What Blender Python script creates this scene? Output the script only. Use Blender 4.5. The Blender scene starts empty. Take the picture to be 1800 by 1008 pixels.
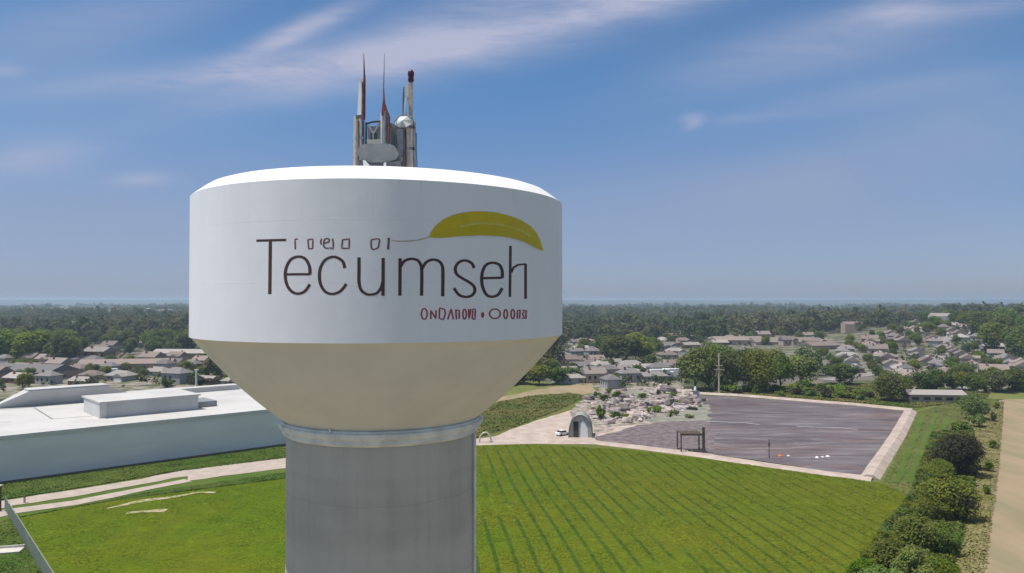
import bpy, math, random
import numpy as np
from mathutils import Vector, Matrix
from mathutils.geometry import tessellate_polygon

R0 = random.Random(7)
SC = bpy.context.scene
COL = SC.collection
H = 38.0            # eye height of the drone
F = 1350.0
PITCH = math.atan(24.0 / F)
CP, SP = math.cos(PITCH), math.sin(PITCH)


# ------------------------------------------------------------------ survey helpers
def ray(px, py):
    dx, dz = (px - 900) / F, (504 - py) / F
    return Vector((dx, CP - dz * SP, SP + dz * CP))


def G(px, py, z=0.0):
    d = ray(px, py)
    t = (z - H) / d.z
    return Vector((d.x * t, d.y * t, z))


def toPX(x, y, z=0.0):
    yy, zz = y * CP + (z - H) * SP, -y * SP + (z - H) * CP
    return 900 + F * x / yy, 504 - F * zz / yy


def at_depth(px, py, y):
    d = ray(px, py)
    t = y / d.y
    return Vector((d.x * t, y, H + d.z * t))


def inside(p, poly):
    x, y = p
    c = False
    n = len(poly)
    for i in range(n):
        x1, y1 = poly[i]
        x2, y2 = poly[i - 1]
        if (y1 > y) != (y2 > y) and x < (x2 - x1) * (y - y1) / (y2 - y1) + x1:
            c = not c
    return c


# ------------------------------------------------------------------ materials
class NT:
    def __init__(self, tree):
        self.t = tree
        self.n = tree.nodes
        self.l = tree.links

    def add(self, typ, ins=None, **kw):
        nd = self.n.new(typ)
        for k, v in kw.items():
            setattr(nd, k, v)
        for k, v in (ins or {}).items():
            self.put(nd.inputs[k], v)
        return nd

    def put(self, sock, v):
        if isinstance(v, bpy.types.NodeSocket):
            self.l.new(v, sock)
        else:
            sock.default_value = v

    def math(self, op, a, b=0.0, c=None, clamp=False):
        nd = self.n.new('ShaderNodeMath')
        nd.operation = op
        nd.use_clamp = clamp
        self.put(nd.inputs[0], a)
        self.put(nd.inputs[1], b)
        if c is not None:
            self.put(nd.inputs[2], c)
        return nd.outputs[0]

    def mix(self, f, a, b, mode='MIX'):
        nd = self.n.new('ShaderNodeMix')
        nd.data_type = 'RGBA'
        nd.blend_type = mode
        nd.clamp_factor = True
        self.put(nd.inputs[0], f)
        self.put(nd.inputs[6], c4(a))
        self.put(nd.inputs[7], c4(b))
        return nd.outputs[2]

    def noise(self, vec, scale, detail=4.0, rough=0.55, dist=0.0):
        nd = self.add('ShaderNodeTexNoise', {'Scale': scale, 'Detail': detail, 'Roughness': rough, 'Distortion': dist})
        if vec is not None:
            self.l.new(vec, nd.inputs['Vector'])
        return nd.outputs['Fac']

    def ramp(self, f, lo, hi):
        nd = self.n.new('ShaderNodeMapRange')
        nd.clamp = True
        nd.interpolation_type = 'SMOOTHSTEP'
        self.put(nd.inputs[0], f)
        nd.inputs[1].default_value = lo
        nd.inputs[2].default_value = hi
        return nd.outputs[0]

    def mapping(self, vec, scale=(1, 1, 1), rot=(0, 0, 0)):
        nd = self.n.new('ShaderNodeMapping')
        self.l.new(vec, nd.inputs[0])
        nd.inputs['Rotation'].default_value = rot
        nd.inputs['Scale'].default_value = scale
        return nd.outputs[0]


def c4(v):
    if isinstance(v, (tuple, list)) and len(v) == 3:
        return (v[0], v[1], v[2], 1.0)
    return v


def new_mat(name):
    m = bpy.data.materials.new(name)
    m.use_nodes = True
    nt = NT(m.node_tree)
    return m, nt, m.node_tree.nodes['Principled BSDF']


def simple(name, c1, c2=None, scale=2.0, rough=0.7, bump=0.0, metal=0.0, spec=0.4, coords='Position', vary=0.0, detail=5, stretch=None, lo=.35, hi=.65, bscale=None):
    """noise-mixed material; coords is 'Position' (world) or 'Object'"""
    m, nt, b = new_mat(name)
    if coords == 'Position':
        v = nt.add('ShaderNodeNewGeometry').outputs['Position']
    else:
        v = nt.add('ShaderNodeTexCoord').outputs['Object']
    if stretch:
        v = nt.mapping(v, stretch)
    n = nt.noise(v, scale, detail)
    col = nt.mix(nt.ramp(n, lo, hi), c1, c2 if c2 else tuple(x * .8 for x in c1))
    if vary:
        rnd = nt.add('ShaderNodeObjectInfo').outputs['Random']
        hs = nt.add('ShaderNodeHueSaturation', {'Color': col})
        nt.put(hs.inputs['Value'], nt.math('MULTIPLY_ADD', rnd, 2 * vary, 1 - vary))
        r2 = nt.math('FRACT', nt.math('MULTIPLY', rnd, 7.31))
        nt.put(hs.inputs['Hue'], nt.math('MULTIPLY_ADD', r2, vary * .12, .5 - vary * .06))
        r3 = nt.math('FRACT', nt.math('MULTIPLY', rnd, 13.7))
        nt.put(hs.inputs['Saturation'], nt.math('MULTIPLY_ADD', r3, vary * 1.2, 1 - vary * .6))
        col = hs.outputs[0]
    nt.put(b.inputs['Base Color'], col)
    b.inputs['Roughness'].default_value = rough
    b.inputs['Metallic'].default_value = metal
    b.inputs['Specular IOR Level'].default_value = spec
    if bump:
        n2 = nt.noise(v, bscale or scale * 4, 4)
        bp = nt.add('ShaderNodeBump', {'Height': n2, 'Strength': bump, 'Distance': .1})
        nt.l.new(bp.outputs[0], b.inputs['Normal'])
    return m


M = {}
M['white_steel'] = None


def tank_white():
    m, nt, b = new_mat('tank_white_paint')
    v = nt.add('ShaderNodeTexCoord').outputs['Object']
    n = nt.noise(nt.mapping(v, (.5, .5, .12)), 1.4, 6)
    n2 = nt.noise(nt.mapping(v, (2, 2, .15)), 2.0, 4)
    col = nt.mix(nt.ramp(n, .3, .75), (.81, .80, .855), (.76, .755, .805))
    col = nt.mix(nt.math('MULTIPLY', nt.ramp(n2, .62, .8), .22), col, (.6, .6, .58))
    sep = nt.add('ShaderNodeSeparateXYZ', {0: v})
    z = nt.math('PINGPONG', nt.math('ADD', sep.outputs[2], .35), 1.22)
    seam = nt.math('LESS_THAN', z, .016)
    ang = nt.math('ARCTAN2', sep.outputs[1], sep.outputs[0])
    seamv = nt.math('LESS_THAN', nt.math('PINGPONG', nt.math('ADD', ang, .07), .196), .0012)
    col = nt.mix(nt.math('MULTIPLY', nt.math('MAXIMUM', seam, seamv), .12), col, (.52, .52, .54))
    runs = nt.noise(nt.add('ShaderNodeCombineXYZ', {0: nt.math('MULTIPLY', ang, 26.0), 1: nt.math('MULTIPLY', sep.outputs[2], .22), 2: 0.0}).outputs[0], 1.0, 5, .6)
    top = nt.ramp(sep.outputs[2], H + 1.2, H + 4.8)
    col = nt.mix(nt.math('MULTIPLY', nt.math('MULTIPLY', nt.ramp(runs, .56, .74), top), .30), col, (.58, .57, .55))
    nt.put(b.inputs['Base Color'], col)
    b.inputs['Roughness'].default_value = .55
    b.inputs['Specular IOR Level'].default_value = .3
    bp = nt.add('ShaderNodeBump', {'Height': nt.math('ADD', seam, nt.math('MULTIPLY', nt.noise(v, .8, 2), 1.2)), 'Strength': .25, 'Distance': .03})
    nt.l.new(bp.outputs[0], b.inputs['Normal'])
    return m


def concrete():
    m, nt, b = new_mat('shaft_concrete')
    v = nt.add('ShaderNodeTexCoord').outputs['Object']
    big = nt.noise(v, .35, 5)
    streak = nt.noise(nt.mapping(v, (1.6, 1.6, .06)), 1.2, 5)
    fine = nt.noise(v, 9, 4)
    sep = nt.add('ShaderNodeSeparateXYZ', {0: v})
    z = sep.outputs[2]
    zz = nt.math('ADD', z, nt.math('MULTIPLY', nt.noise(v, .5, 2), .25))
    band = nt.noise(nt.add('ShaderNodeCombineXYZ', {0: 3.1, 1: 0.0, 2: zz}).outputs[0], .7, 2)
    joint = nt.math('LESS_THAN', nt.math('PINGPONG', nt.math('ADD', zz, .6), 1.85), .035)
    col = nt.mix(nt.ramp(big, .3, .7), (.52, .485, .44), (.44, .41, .375))
    col = nt.mix(nt.math('MULTIPLY', nt.ramp(streak, .45, .75), .3), col, (.30, .285, .265))
    col = nt.mix(nt.math('MULTIPLY', nt.ramp(band, .45, .6), .35), col, (.56, .53, .49))
    col = nt.mix(nt.math('MULTIPLY', joint, .14), col, (.15, .145, .14))
    col = nt.mix(nt.math('MULTIPLY', nt.ramp(fine, .6, .8), .3), col, (.16, .155, .15))
    nt.put(b.inputs['Base Color'], col)
    b.inputs['Roughness'].default_value = .9
    b.inputs['Specular IOR Level'].default_value = .2
    bp = nt.add('ShaderNodeBump', {'Height': fine, 'Strength': .25, 'Distance': .02})
    nt.l.new(bp.outputs[0], b.inputs['Normal'])
    return m


def crop_mat():
    """young green crop: yellow-green blotches, sprayer tracks on the east half"""
    m, nt, b = new_mat('crop_green')
    v = nt.add('ShaderNodeNewGeometry').outputs['Position']
    sep = nt.add('ShaderNodeSeparateXYZ', {0: v})
    x, y = sep.outputs[0], sep.outputs[1]
    n1 = nt.noise(v, .035, 5)
    n2 = nt.noise(v, .35, 5, .65)
    n3 = nt.noise(v, 1.6, 4, .6)
    col = nt.mix(nt.ramp(n1, .35, .65), (.090, .146, .007), (.124, .147, .009))
    east = nt.ramp(x, -30, 25)
    col = nt.mix(nt.math('MULTIPLY', east, .40), col, (.122, .128, .014))
    col = nt.mix(nt.math('MULTIPLY', nt.ramp(n2, .52, .72), .6), col, (.150, .200, .012))
    col = nt.mix(nt.math('MULTIPLY', nt.ramp(n2, .50, .30), .35), col, (.080, .125, .012))
    col = nt.mix(nt.math('MULTIPLY', nt.ramp(n3, .5, .75), .35), col, (.085, .120, .014))
    # tracks
    wob = nt.math('MULTIPLY', nt.math('SINE', nt.math('MULTIPLY', y, .09)), .22)
    u = nt.math('ADD', nt.math('ADD', x, nt.math('MULTIPLY', y, .125)), wob)
    tr = nt.math('MULTIPLY', nt.ramp(nt.math('PINGPONG', u, 1.45), .50, .14), nt.math('MULTIPLY_ADD', nt.ramp(nt.noise(v, .9, 4, .65), .30, .55), .40, .60))
    amp = nt.math('MULTIPLY', nt.ramp(x, -16, -4), nt.ramp(nt.noise(v, .06, 3), .30, .50))
    amp = nt.math('MULTIPLY', amp, nt.math('MULTIPLY_ADD', nt.ramp(x, 75, 15), .6, .4))
    col = nt.mix(nt.math('MULTIPLY', tr, amp), col, (.040, .076, .011))
    nt.put(b.inputs['Base Color'], col)
    b.inputs['Roughness'].default_value = .9
    b.inputs['Specular IOR Level'].default_value = .04
    return m


def meadow_mat(name, a, bcol, c, s1=.05, s2=.6):
    m, nt, b = new_mat(name)
    v = nt.add('ShaderNodeNewGeometry').outputs['Position']
    col = nt.mix(nt.ramp(nt.noise(v, s1, 5), .35, .65), a, bcol)
    col = nt.mix(nt.math('MULTIPLY', nt.ramp(nt.noise(v, s2, 5, .65), .5, .72), .7), col, c)
    nt.put(b.inputs['Base Color'], col)
    b.inputs['Roughness'].default_value = .85
    b.inputs['Specular IOR Level'].default_value = .15
    bp = nt.add('ShaderNodeBump', {'Height': nt.noise(v, 2.2, 4), 'Strength': .6, 'Distance': .25})
    nt.l.new(bp.outputs[0], b.inputs['Normal'])
    return m


def ground_mat():
    m, nt, b = new_mat('open_country')
    v = nt.add('ShaderNodeNewGeometry').outputs['Position']
    d = nt.add('ShaderNodeVectorMath', {0: v}, operation='LENGTH').outputs['Value']
    near = nt.mix(nt.ramp(nt.noise(v, .03, 5), .35, .65), (.070, .115, .018), (.120, .125, .035))
    near = nt.mix(nt.math('MULTIPLY', nt.ramp(nt.noise(v, .3, 5), .5, .7), .6), near, (.14, .13, .06))
    town = nt.mix(nt.ramp(nt.noise(v, .02, 6, .65), .42, .6), (.045, .062, .026), (.15, .135, .115))
    far = nt.mix(nt.ramp(nt.noise(v, .0016, 7, .65), .40, .62), (.030, .048, .022), (.085, .095, .05))
    far = nt.mix(nt.math('MULTIPLY', nt.ramp(nt.noise(nt.mapping(v, (.5, 1, 1)), .004, 5, .6), .6, .68), .6), far, (.20, .19, .14))
    col = nt.mix(nt.ramp(d, 290, 340), near, town)
    col = nt.mix(nt.ramp(d, 650, 1300), col, far)
    nt.put(b.inputs['Base Color'], col)
    b.inputs['Roughness'].default_value = .95
    b.inputs['Specular IOR Level'].default_value = .05
    return m


def water_mat():
    m, nt, b = new_mat('lagoon_water')
    v = nt.add('ShaderNodeNewGeometry').outputs['Position']
    vs = nt.mapping(v, (.055, .30, 1), (0, 0, .10))
    rip = nt.noise(vs, 1.1, 7, .72, .4)
    big = nt.noise(nt.mapping(v, (.25, 1.0, 1), (0, 0, .08)), .07, 6, .65)
    col = nt.mix(nt.ramp(big, .35, .65), (.098, .077, .080), (.142, .122, .126))
    brown_mottle = nt.noise(nt.mapping(v, (.4, 1.3, 1)), .045, 6, .7)
    col = nt.mix(nt.math('MULTIPLY', nt.ramp(brown_mottle, .48, .60), .75), col, (.150, .100, .088))  # stretched noise patches of brown over the water colour
    fine = nt.noise(nt.mapping(v, (.5, 1.2, 1)), 1.2, 5, .7)
    col = nt.mix(nt.math('MULTIPLY', nt.ramp(fine, .52, .68), .35), col, (.20, .18, .18))
    col = nt.mix(nt.math('MULTIPLY', nt.ramp(rip, .50, .66), .7), col, (.235, .215, .22))
    col = nt.mix(nt.math('MULTIPLY', nt.ramp(rip, .48, .36), .6), col, (.058, .045, .048))
    nt.put(b.inputs['Base Color'], col)
    b.inputs['Roughness'].default_value = .5
    b.inputs['Specular IOR Level'].default_value = .12
    bp = nt.add('ShaderNodeBump', {'Height': rip, 'Strength': .55, 'Distance': .15})
    nt.l.new(bp.outputs[0], b.inputs['Normal'])
    return m


def leaf_mat(name, c1, c2, c3, vary=.22, coords='Object', s=.45):
    m, nt, b = new_mat(name)
    if coords == 'Object':
        v = nt.add('ShaderNodeTexCoord').outputs['Object']
    else:
        v = nt.add('ShaderNodeNewGeometry').outputs['Position']
    col = nt.mix(nt.ramp(nt.noise(v, s, 3), .38, .62), c1, c2)
    col = nt.mix(nt.math('MULTIPLY', nt.ramp(nt.noise(v, s * 5, 3), .5, .7), .6), col, c3)
    if coords == 'Object':
        rnd = nt.add('ShaderNodeObjectInfo').outputs['Random']
    else:
        rnd = nt.noise(v, .022, 3)
    hs = nt.add('ShaderNodeHueSaturation', {'Color': col})
    nt.put(hs.inputs['Value'], nt.math('MULTIPLY_ADD', rnd, 2 * vary, 1 - vary))
    r2 = nt.math('FRACT', nt.math('MULTIPLY', rnd, 7.31))
    nt.put(hs.inputs['Hue'], nt.math('MULTIPLY_ADD', r2, .05, .475))
    r3 = nt.math('FRACT', nt.math('MULTIPLY', rnd, 17.3))
    nt.put(hs.inputs['Saturation'], nt.math('MULTIPLY_ADD', r3, .30, .88))
    nt.put(b.inputs['Base Color'], hs.outputs[0])
    b.inputs['Roughness'].default_value = .85
    b.inputs['Specular IOR Level'].default_value = .05
    tl = nt.add('ShaderNodeBsdfTranslucent', {'Color': hs.outputs[0]})
    mx = nt.add('ShaderNodeMixShader', {0: .30})
    nt.l.new(b.outputs[0], mx.inputs[1])
    nt.l.new(tl.outputs[0], mx.inputs[2])
    nt.l.new(mx.outputs[0], nt.n['Material Output'].inputs['Surface'])
    return m


M['tank'] = tank_white()
M['roofwhite'] = simple('tank_roof_paint', (.84, .84, .84), (.78, .78, .77), 1.2, .5, coords='Object')
M['cone'] = simple('cone_beige_paint', (.70, .68, .66), (.655, .635, .62), .6, .6, coords='Object', bump=.05)
M['concrete'] = concrete()
M['galv'] = simple('galvanised_steel', (.80, .78, .76), (.62, .61, .60), 1.2, .6, metal=.0, coords='Object', bump=.05)
M['brown_paint'] = simple('brown_lettering', (.085, .040, .038), (.060, .030, .032), 8, .6, coords='Object')
M['maroon_paint'] = simple('maroon_lettering', (.22, .085, .08), (.13, .06, .065), 9, .6, coords='Object')
M['red_paint'] = simple('red_lettering', (.36, .045, .075), (.27, .06, .09), 9, .6, coords='Object')
M['leaf_yellow'] = simple('emblem_yellow', (.62, .46, .010), (.56, .42, .012), 3, .55, coords='Object')
M['leaf_olive'] = simple('emblem_olive', (.52, .41, .012), (.55, .43, .014), 3, .55, coords='Object')
M['leaf_pale'] = simple('emblem_pale', (.62, .56, .14), (.56, .50, .06), 3, .55, coords='Object')
M['tan_line'] = simple('emblem_stalk_tan', (.45, .33, .20), (.5, .42, .3), 3, .6, coords='Object')
M['crop'] = crop_mat()
M['ground'] = ground_mat()
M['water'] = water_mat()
M['gravel'] = simple('pale_gravel', (.43, .36, .31), (.34, .29, .25), .5, .9, bump=.4, lo=.3, hi=.7, spec=.1)
M['rim'] = simple('rim_gravel', (.44, .37, .325), (.36, .29, .245), .3, .9, bump=.4, spec=.1)
M['dirt'] = simple('tan_dirt', (.29, .225, .145), (.22, .19, .115), .10, .95, bump=.5, detail=8, stretch=(1.6, .35, 1), spec=.05)
M['dark_lot'] = simple('dark_stony_lot', (.105, .084, .088), (.19, .16, .16), .55, .9, bump=.35, detail=10, spec=.1)
M['rubble_ground'] = simple('rubble_ground', (.38, .315, .28), (.17, .155, .125), .42, .95, bump=.8, detail=10, lo=.40, hi=.60, spec=.05)
M['sludge'] = simple('weedy_bank', (.17, .18, .135), (.26, .24, .21), .25, .9, bump=.8, detail=8, spec=.1)
M['asphalt'] = simple('street_asphalt', (.20, .19, .185), (.27, .255, .245), .2, .9, spec=.1)
M['verge'] = meadow_mat('verge_grass', (.055, .105, .010), (.085, .120, .018), (.125, .140, .03))
M['strip'] = meadow_mat('strip_grass', (.110, .140, .030), (.140, .150, .042), (.18, .18, .06), .05, .4)
M['dry'] = meadow_mat('dry_grass', (.16, .16, .045), (.23, .20, .09), (.27, .24, .12), .08, .5)
M['rough'] = meadow_mat('rough_grass', (.085, .115, .020), (.15, .14, .04), (.06, .09, .02), .06, .5)
M['rock'] = simple('broken_concrete', (.38, .325, .30), (.25, .215, .20), .7, .9, bump=.5, coords='Object', vary=.5, spec=.1)
M['fac_wall'] = simple('bluegrey_cladding', (.72, .70, .68), (.65, .635, .62), .12, .6, stretch=(.6, .6, 2.5), spec=.3)
M['fac_roof'] = simple('white_membrane', (.50, .49, .475), (.42, .41, .395), .09, .75, detail=9, spec=.15, lo=.38, hi=.75)
M['fac_trim'] = simple('white_trim', (.57, .56, .54), (.51, .50, .485), .3, .6)
M['fac_side'] = simple('light_grey_cladding', (.47, .465, .455), (.42, .415, .41), .15, .6, stretch=(1, 1, .2))
M['fac_dark'] = simple('roof_seam_dark', (.16, .16, .16), (.22, .22, .22), .4, .8)
M['brown_base'] = simple('rusty_base_strip', (.19, .125, .10), (.14, .10, .085), .5, .8)
M['bark'] = simple('bark', (.10, .075, .055), (.06, .048, .04), 3, .9, coords='Object', stretch=(1, 1, .3), spec=.1)
M['timber'] = simple('weathered_timber', (.13, .095, .075), (.08, .06, .05), 2, .85, coords='Object', spec=.1)
M['palewood'] = simple('pale_pole_wood', (.50, .44, .34), (.38, .33, .25), 2, .85, coords='Object', spec=.1)
M['white_plain'] = simple('white_plain', (.78, .78, .78), (.70, .70, .70), 2, .5, coords='Object')
M['black_glass'] = simple('dark_glass', (.02, .022, .025), (.03, .032, .035), 2, .12, coords='Object', spec=.6)
M['rubber'] = simple('tyre_rubber', (.03, .03, .03), (.04, .04, .04), 3, .85, coords='Object')
M['dark_metal'] = simple('dark_grey_metal', (.10, .10, .105), (.16, .16, .165), 2.5, .55, metal=.2, coords='Object')
M['grey_panel'] = simple('grey_panel', (.20, .215, .215), (.25, .265, .265), 2, .5, coords='Object')
M['steel_grey'] = simple('mid_grey_metal', (.30, .31, .32), (.22, .22, .23), 3, .5, metal=.3, coords='Object')
M['tan_metal'] = simple('tan_pole_paint', (.44, .37, .30), (.33, .28, .24), 4, .6, coords='Object')
M['pale_metal'] = simple('pale_pole_paint', (.62, .58, .56), (.5, .46, .44), 4, .6, coords='Object')
M['maroon_metal'] = simple('maroon_rod', (.19, .065, .06), (.10, .045, .05), 5, .6, coords='Object')
M['red_metal'] = simple('red_rod', (.32, .07, .05), (.2, .06, .05), 5, .6, coords='Object')
M['beacon'] = simple('beacon_dark_red', (.075, .012, .025), (.045, .012, .02), 5, .3, coords='Object')
M['blue_plain'] = simple('blue_cable_sheath', (.06, .25, .5), (.05, .2, .42), 3, .6, coords='Object')
M['orange'] = simple('orange_float', (.60, .16, .07), (.5, .13, .06), 3, .6, coords='Object')
M['fabric'] = simple('grey_green_sheeting', (.40, .40, .36), (.30, .30, .27), 1.2, .8, coords='Object', stretch=(1, .3, 1))
M['wire'] = simple('fence_wire', (.30, .33, .29), (.25, .28, .25), 3, .6, coords='Object', metal=.2)
M['bare'] = simple('bare_soil_patch', (.40, .33, .23), (.16, .19, .045), .9, .95, lo=.38, hi=.62, spec=.05)
M['wire2'] = simple('weathered_boom', (.42, .41, .42), (.30, .29, .30), 1.5, .7)
M['slab'] = simple('pale_slab', (.55, .52, .46), (.45, .43, .38), 1, .9)

LEAF = [
    leaf_mat('leaves_mid', (.135, .185, .040), (.185, .210, .046), (.085, .120, .030)),
    leaf_mat('leaves_dark', (.100, .140, .042), (.135, .168, .048), (.064, .092, .032)),
    leaf_mat('leaves_bright', (.120, .180, .026), (.155, .190, .034), (.070, .115, .020)),
    leaf_mat('leaves_brown', (.058, .058, .034), (.085, .080, .042), (.032, .034, .022)),
]
LEAF_UG = leaf_mat('leaves_undergrowth', (.085, .125, .026), (.150, .165, .040), (.055, .080, .020), .3, 'Position', .3)
LEAF_FAR = leaf_mat('leaves_far_wood', (.075, .105, .040), (.122, .115, .055), (.038, .062, .034), .65, 'Position', .02)


# ------------------------------------------------------------------ mesh builder
class MB:
    def __init__(self):
        self.v, self.f, self.mi = [], [], []
        self.cur = 0

    def quad(self, *p):
        n = len(self.v)
        self.v += [tuple(q) for q in p]
        self.f.append(tuple(range(n, n + len(p))))
        self.mi.append(self.cur)

    def box(self, x0, x1, y0, y1, z0, z1, mat=None):
        P = [Vector((x, y, z)) for z in (z0, z1) for y in (y0, y1) for x in (x0, x1)]
        if mat is not None:
            P = [mat @ p for p in P]
        n = len(self.v)
        self.v += [tuple(p) for p in P]
        for q in ((0, 2, 3, 1), (4, 5, 7, 6), (0, 1, 5, 4), (2, 6, 7, 3), (0, 4, 6, 2), (1, 3, 7, 5)):
            self.f.append(tuple(n + i for i in q))
            self.mi.append(self.cur)

    def tube(self, pts, rad, seg=8, cap=True):
        pts = [Vector(p) for p in pts]
        if not isinstance(rad, (list, tuple)):
            rad = [rad] * len(pts)
        n = len(self.v)
        for i, p in enumerate(pts):
            t = (pts[min(i + 1, len(pts) - 1)] - pts[max(i - 1, 0)]).normalized()
            a = Vector((1, 0, 0)) if abs(t.x) < .8 else Vector((0, 1, 0))
            u = t.cross(a).normalized()
            w = t.cross(u)
            for k in range(seg):
                an = 2 * math.pi * k / seg
                self.v.append(tuple(p + (u * math.cos(an) + w * math.sin(an)) * rad[i]))
        for i in range(len(pts) - 1):
            for k in range(seg):
                a, b = n + i * seg + k, n + i * seg + (k + 1) % seg
                self.f.append((a, b, b + seg, a + seg))
                self.mi.append(self.cur)
        if cap:
            self.f.append(tuple(n + k for k in range(seg))[::-1])
            self.f.append(tuple(n + (len(pts) - 1) * seg + k for k in range(seg)))
            self.mi += [self.cur, self.cur]

    def lathe(self, prof, seg=64, c=(0, 0, 0), a0=0.0):
        n = len(self.v)
        for r, z in prof:
            for k in range(seg):
                an = 2 * math.pi * k / seg + a0
                self.v.append((c[0] + r * math.cos(an), c[1] + r * math.sin(an), c[2] + z))
        for i in range(len(prof) - 1):
            for k in range(seg):
                a, b = n + i * seg + k, n + i * seg + (k + 1) % seg
                self.f.append((a, b, b + seg, a + seg))
                self.mi.append(self.cur)

    def prism(self, poly, z0, z1, mat=None):
        n = len(self.v)
        k = len(poly)
        for z in (z0, z1):
            for x, y in poly:
                p = Vector((x, y, z))
                self.v.append(tuple(mat @ p if mat is not None else p))
        for i in range(k):
            j = (i + 1) % k
            self.f.append((n + i, n + j, n + k + j, n + k + i))
            self.mi.append(self.cur)
        self.f.append(tuple(n + i for i in range(k))[::-1])
        self.f.append(tuple(n + k + i for i in range(k)))
        self.mi += [self.cur, self.cur]

    def build(self, name, mats, parent=None, smooth=None, loc=None):
        me = bpy.data.meshes.new(name)
        me.from_pydata(self.v, [], self.f)
        mats = mats if isinstance(mats, (list, tuple)) else [mats]
        for m in mats:
            me.materials.append(m)
        if len(mats) > 1:
            me.polygons.foreach_set('material_index', self.mi)
        if smooth is not None:
            me.polygons.foreach_set('use_smooth', [True] * len(me.polygons))
            me.set_sharp_from_angle(angle=math.radians(smooth))
        me.update()
        o = bpy.data.objects.new(name, me)
        COL.objects.link(o)
        if parent is not None:
            o.parent = parent
        if loc is not None:
            o.location = loc
        return o


def np_mesh(name, verts, nper, mat, parent=None, mats=None, mi=None):
    """many separate polygons of nper corners in one mesh"""
    nv = len(verts)
    nf = nv // nper
    me = bpy.data.meshes.new(name)
    me.vertices.add(nv)
    me.vertices.foreach_set('co', np.ascontiguousarray(verts, np.float32).ravel())
    me.loops.add(nv)
    me.loops.foreach_set('vertex_index', np.arange(nv, dtype=np.int32))
    me.polygons.add(nf)
    me.polygons.foreach_set('loop_start', np.arange(0, nv, nper, dtype=np.int32))
    for m in (mats or [mat]):
        me.materials.append(m)
    if mi is not None:
        me.polygons.foreach_set('material_index', np.asarray(mi, np.int32))
    me.update(calc_edges=True)
    me.validate()
    o = bpy.data.objects.new(name, me)
    COL.objects.link(o)
    if parent is not None:
        o.parent = parent
    return o


def thing(name, label, cat, loc=(0, 0, 0), rz=0.0, group=None):
    o = bpy.data.objects.new(name, None)
    COL.objects.link(o)
    o.location = loc
    o.rotation_euler = (0, 0, rz)
    return tag(o, label, cat, group)


def tag(o, label, cat, group=None):
    o['label'] = label
    o['category'] = cat
    if group:
        o['group'] = group
    return o


def struct(o, kind='structure'):
    o['kind'] = kind
    return o


def copy_tree(o, parent=None):
    c = o.copy()
    COL.objects.link(c)
    if parent is not None:
        c.parent = parent
    for ch in KIDS.get(o.name, ()):
        copy_tree(ch, c)
    return c


KIDS = {}


def note_kids(root):
    KIDS[root.name] = list(root.children)
    for ch in root.children:
        note_kids(ch)


def densify(pts, step, jit, rng):
    out = []
    n = len(pts)
    for i in range(n):
        a, b = pts[i], pts[(i + 1) % n]
        L = (b - a).length
        k = max(1, int(L / step))
        nrm = Vector((-(b - a).y, (b - a).x, 0)).normalized()
        for j in range(k):
            p = a.lerp(b, j / k)
            if j:
                p = p + nrm * rng.gauss(0, jit)
            out.append(p)
    return out


def sheet(name, px, z, mat, step=4.0, jit=.35, world=None, kind='structure', thick=0.0):
    rng = random.Random(name)
    pts = world if world else [G(a, b, 0) for a, b in px]
    pts = densify(pts, step, jit, rng)
    tris = tessellate_polygon([pts])
    me = bpy.data.meshes.new(name)
    me.from_pydata([(p.x, p.y, z) for p in pts], [], [tuple(t) for t in tris])
    me.materials.append(mat)
    me.update()
    if me.polygons and me.polygons[0].normal.z < 0:
        me.flip_normals()
    o = bpy.data.objects.new(name, me)
    COL.objects.link(o)
    return struct(o, kind)


def ribbon(name, pts, width, z, mat, jit=.2, kind='structure'):
    """a road strip along ground points"""
    rng = random.Random(name + str(len(pts)) + str(pts[0]))
    P = []
    for i in range(len(pts) - 1):
        k = max(1, int((pts[i + 1] - pts[i]).length / 5))
        for j in range(k):
            P.append(pts[i].lerp(pts[i + 1], j / k))
    P.append(pts[-1])
    mb = MB()
    L, Rr = [], []
    for i, p in enumerate(P):
        t = (P[min(i + 1, len(P) - 1)] - P[max(i - 1, 0)]).normalized()
        n = Vector((-t.y, t.x, 0))
        w = width[0] + (width[1] - width[0]) * i / (len(P) - 1) if isinstance(width, tuple) else width
        a = p + n * (w / 2 + rng.gauss(0, jit))
        b = p - n * (w / 2 + rng.gauss(0, jit))
        L.append((a.x, a.y, z + max(hz(a.x, a.y), hz(b.x, b.y)) + (.25 if hz(a.x, a.y) > .3 else 0)))
        Rr.append((b.x, b.y, L[-1][2]))
    mb.v = L + Rr
    m = len(P)
    mb.f = [(m + i, m + i + 1, i + 1, i) for i in range(m - 1)]
    mb.mi = [0] * (m - 1)
    return struct(mb.build(name, mat), kind)


# ------------------------------------------------------------------ camera, sun, sky
cam = bpy.data.cameras.new('camera')
cam.sensor_width = 36
cam.lens = F / 1800 * 36
cam.clip_start = .5
cam.clip_end = 60000
camo = bpy.data.objects.new('camera', cam)
COL.objects.link(camo)
camo.location = (0, 0, H)
camo.rotation_euler = (math.pi / 2 + PITCH, 0, 0)
SC.camera = camo

SUN_EL, SUN_FRONT = math.radians(68.5), math.radians(14)
to_sun = Vector((-math.cos(SUN_FRONT) * math.cos(SUN_EL), -math.sin(SUN_FRONT) * math.cos(SUN_EL), math.sin(SUN_EL)))
sl = bpy.data.lights.new('sun', 'SUN')
sl.energy = 4.8
sl.angle = math.radians(.55)
sl.color = (1, .96, .90)
so = bpy.data.objects.new('sun', sl)
COL.objects.link(so)
so.location = (-200, -80, 400)
so.rotation_euler = (-to_sun).to_track_quat('-Z', 'Y').to_euler()


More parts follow.
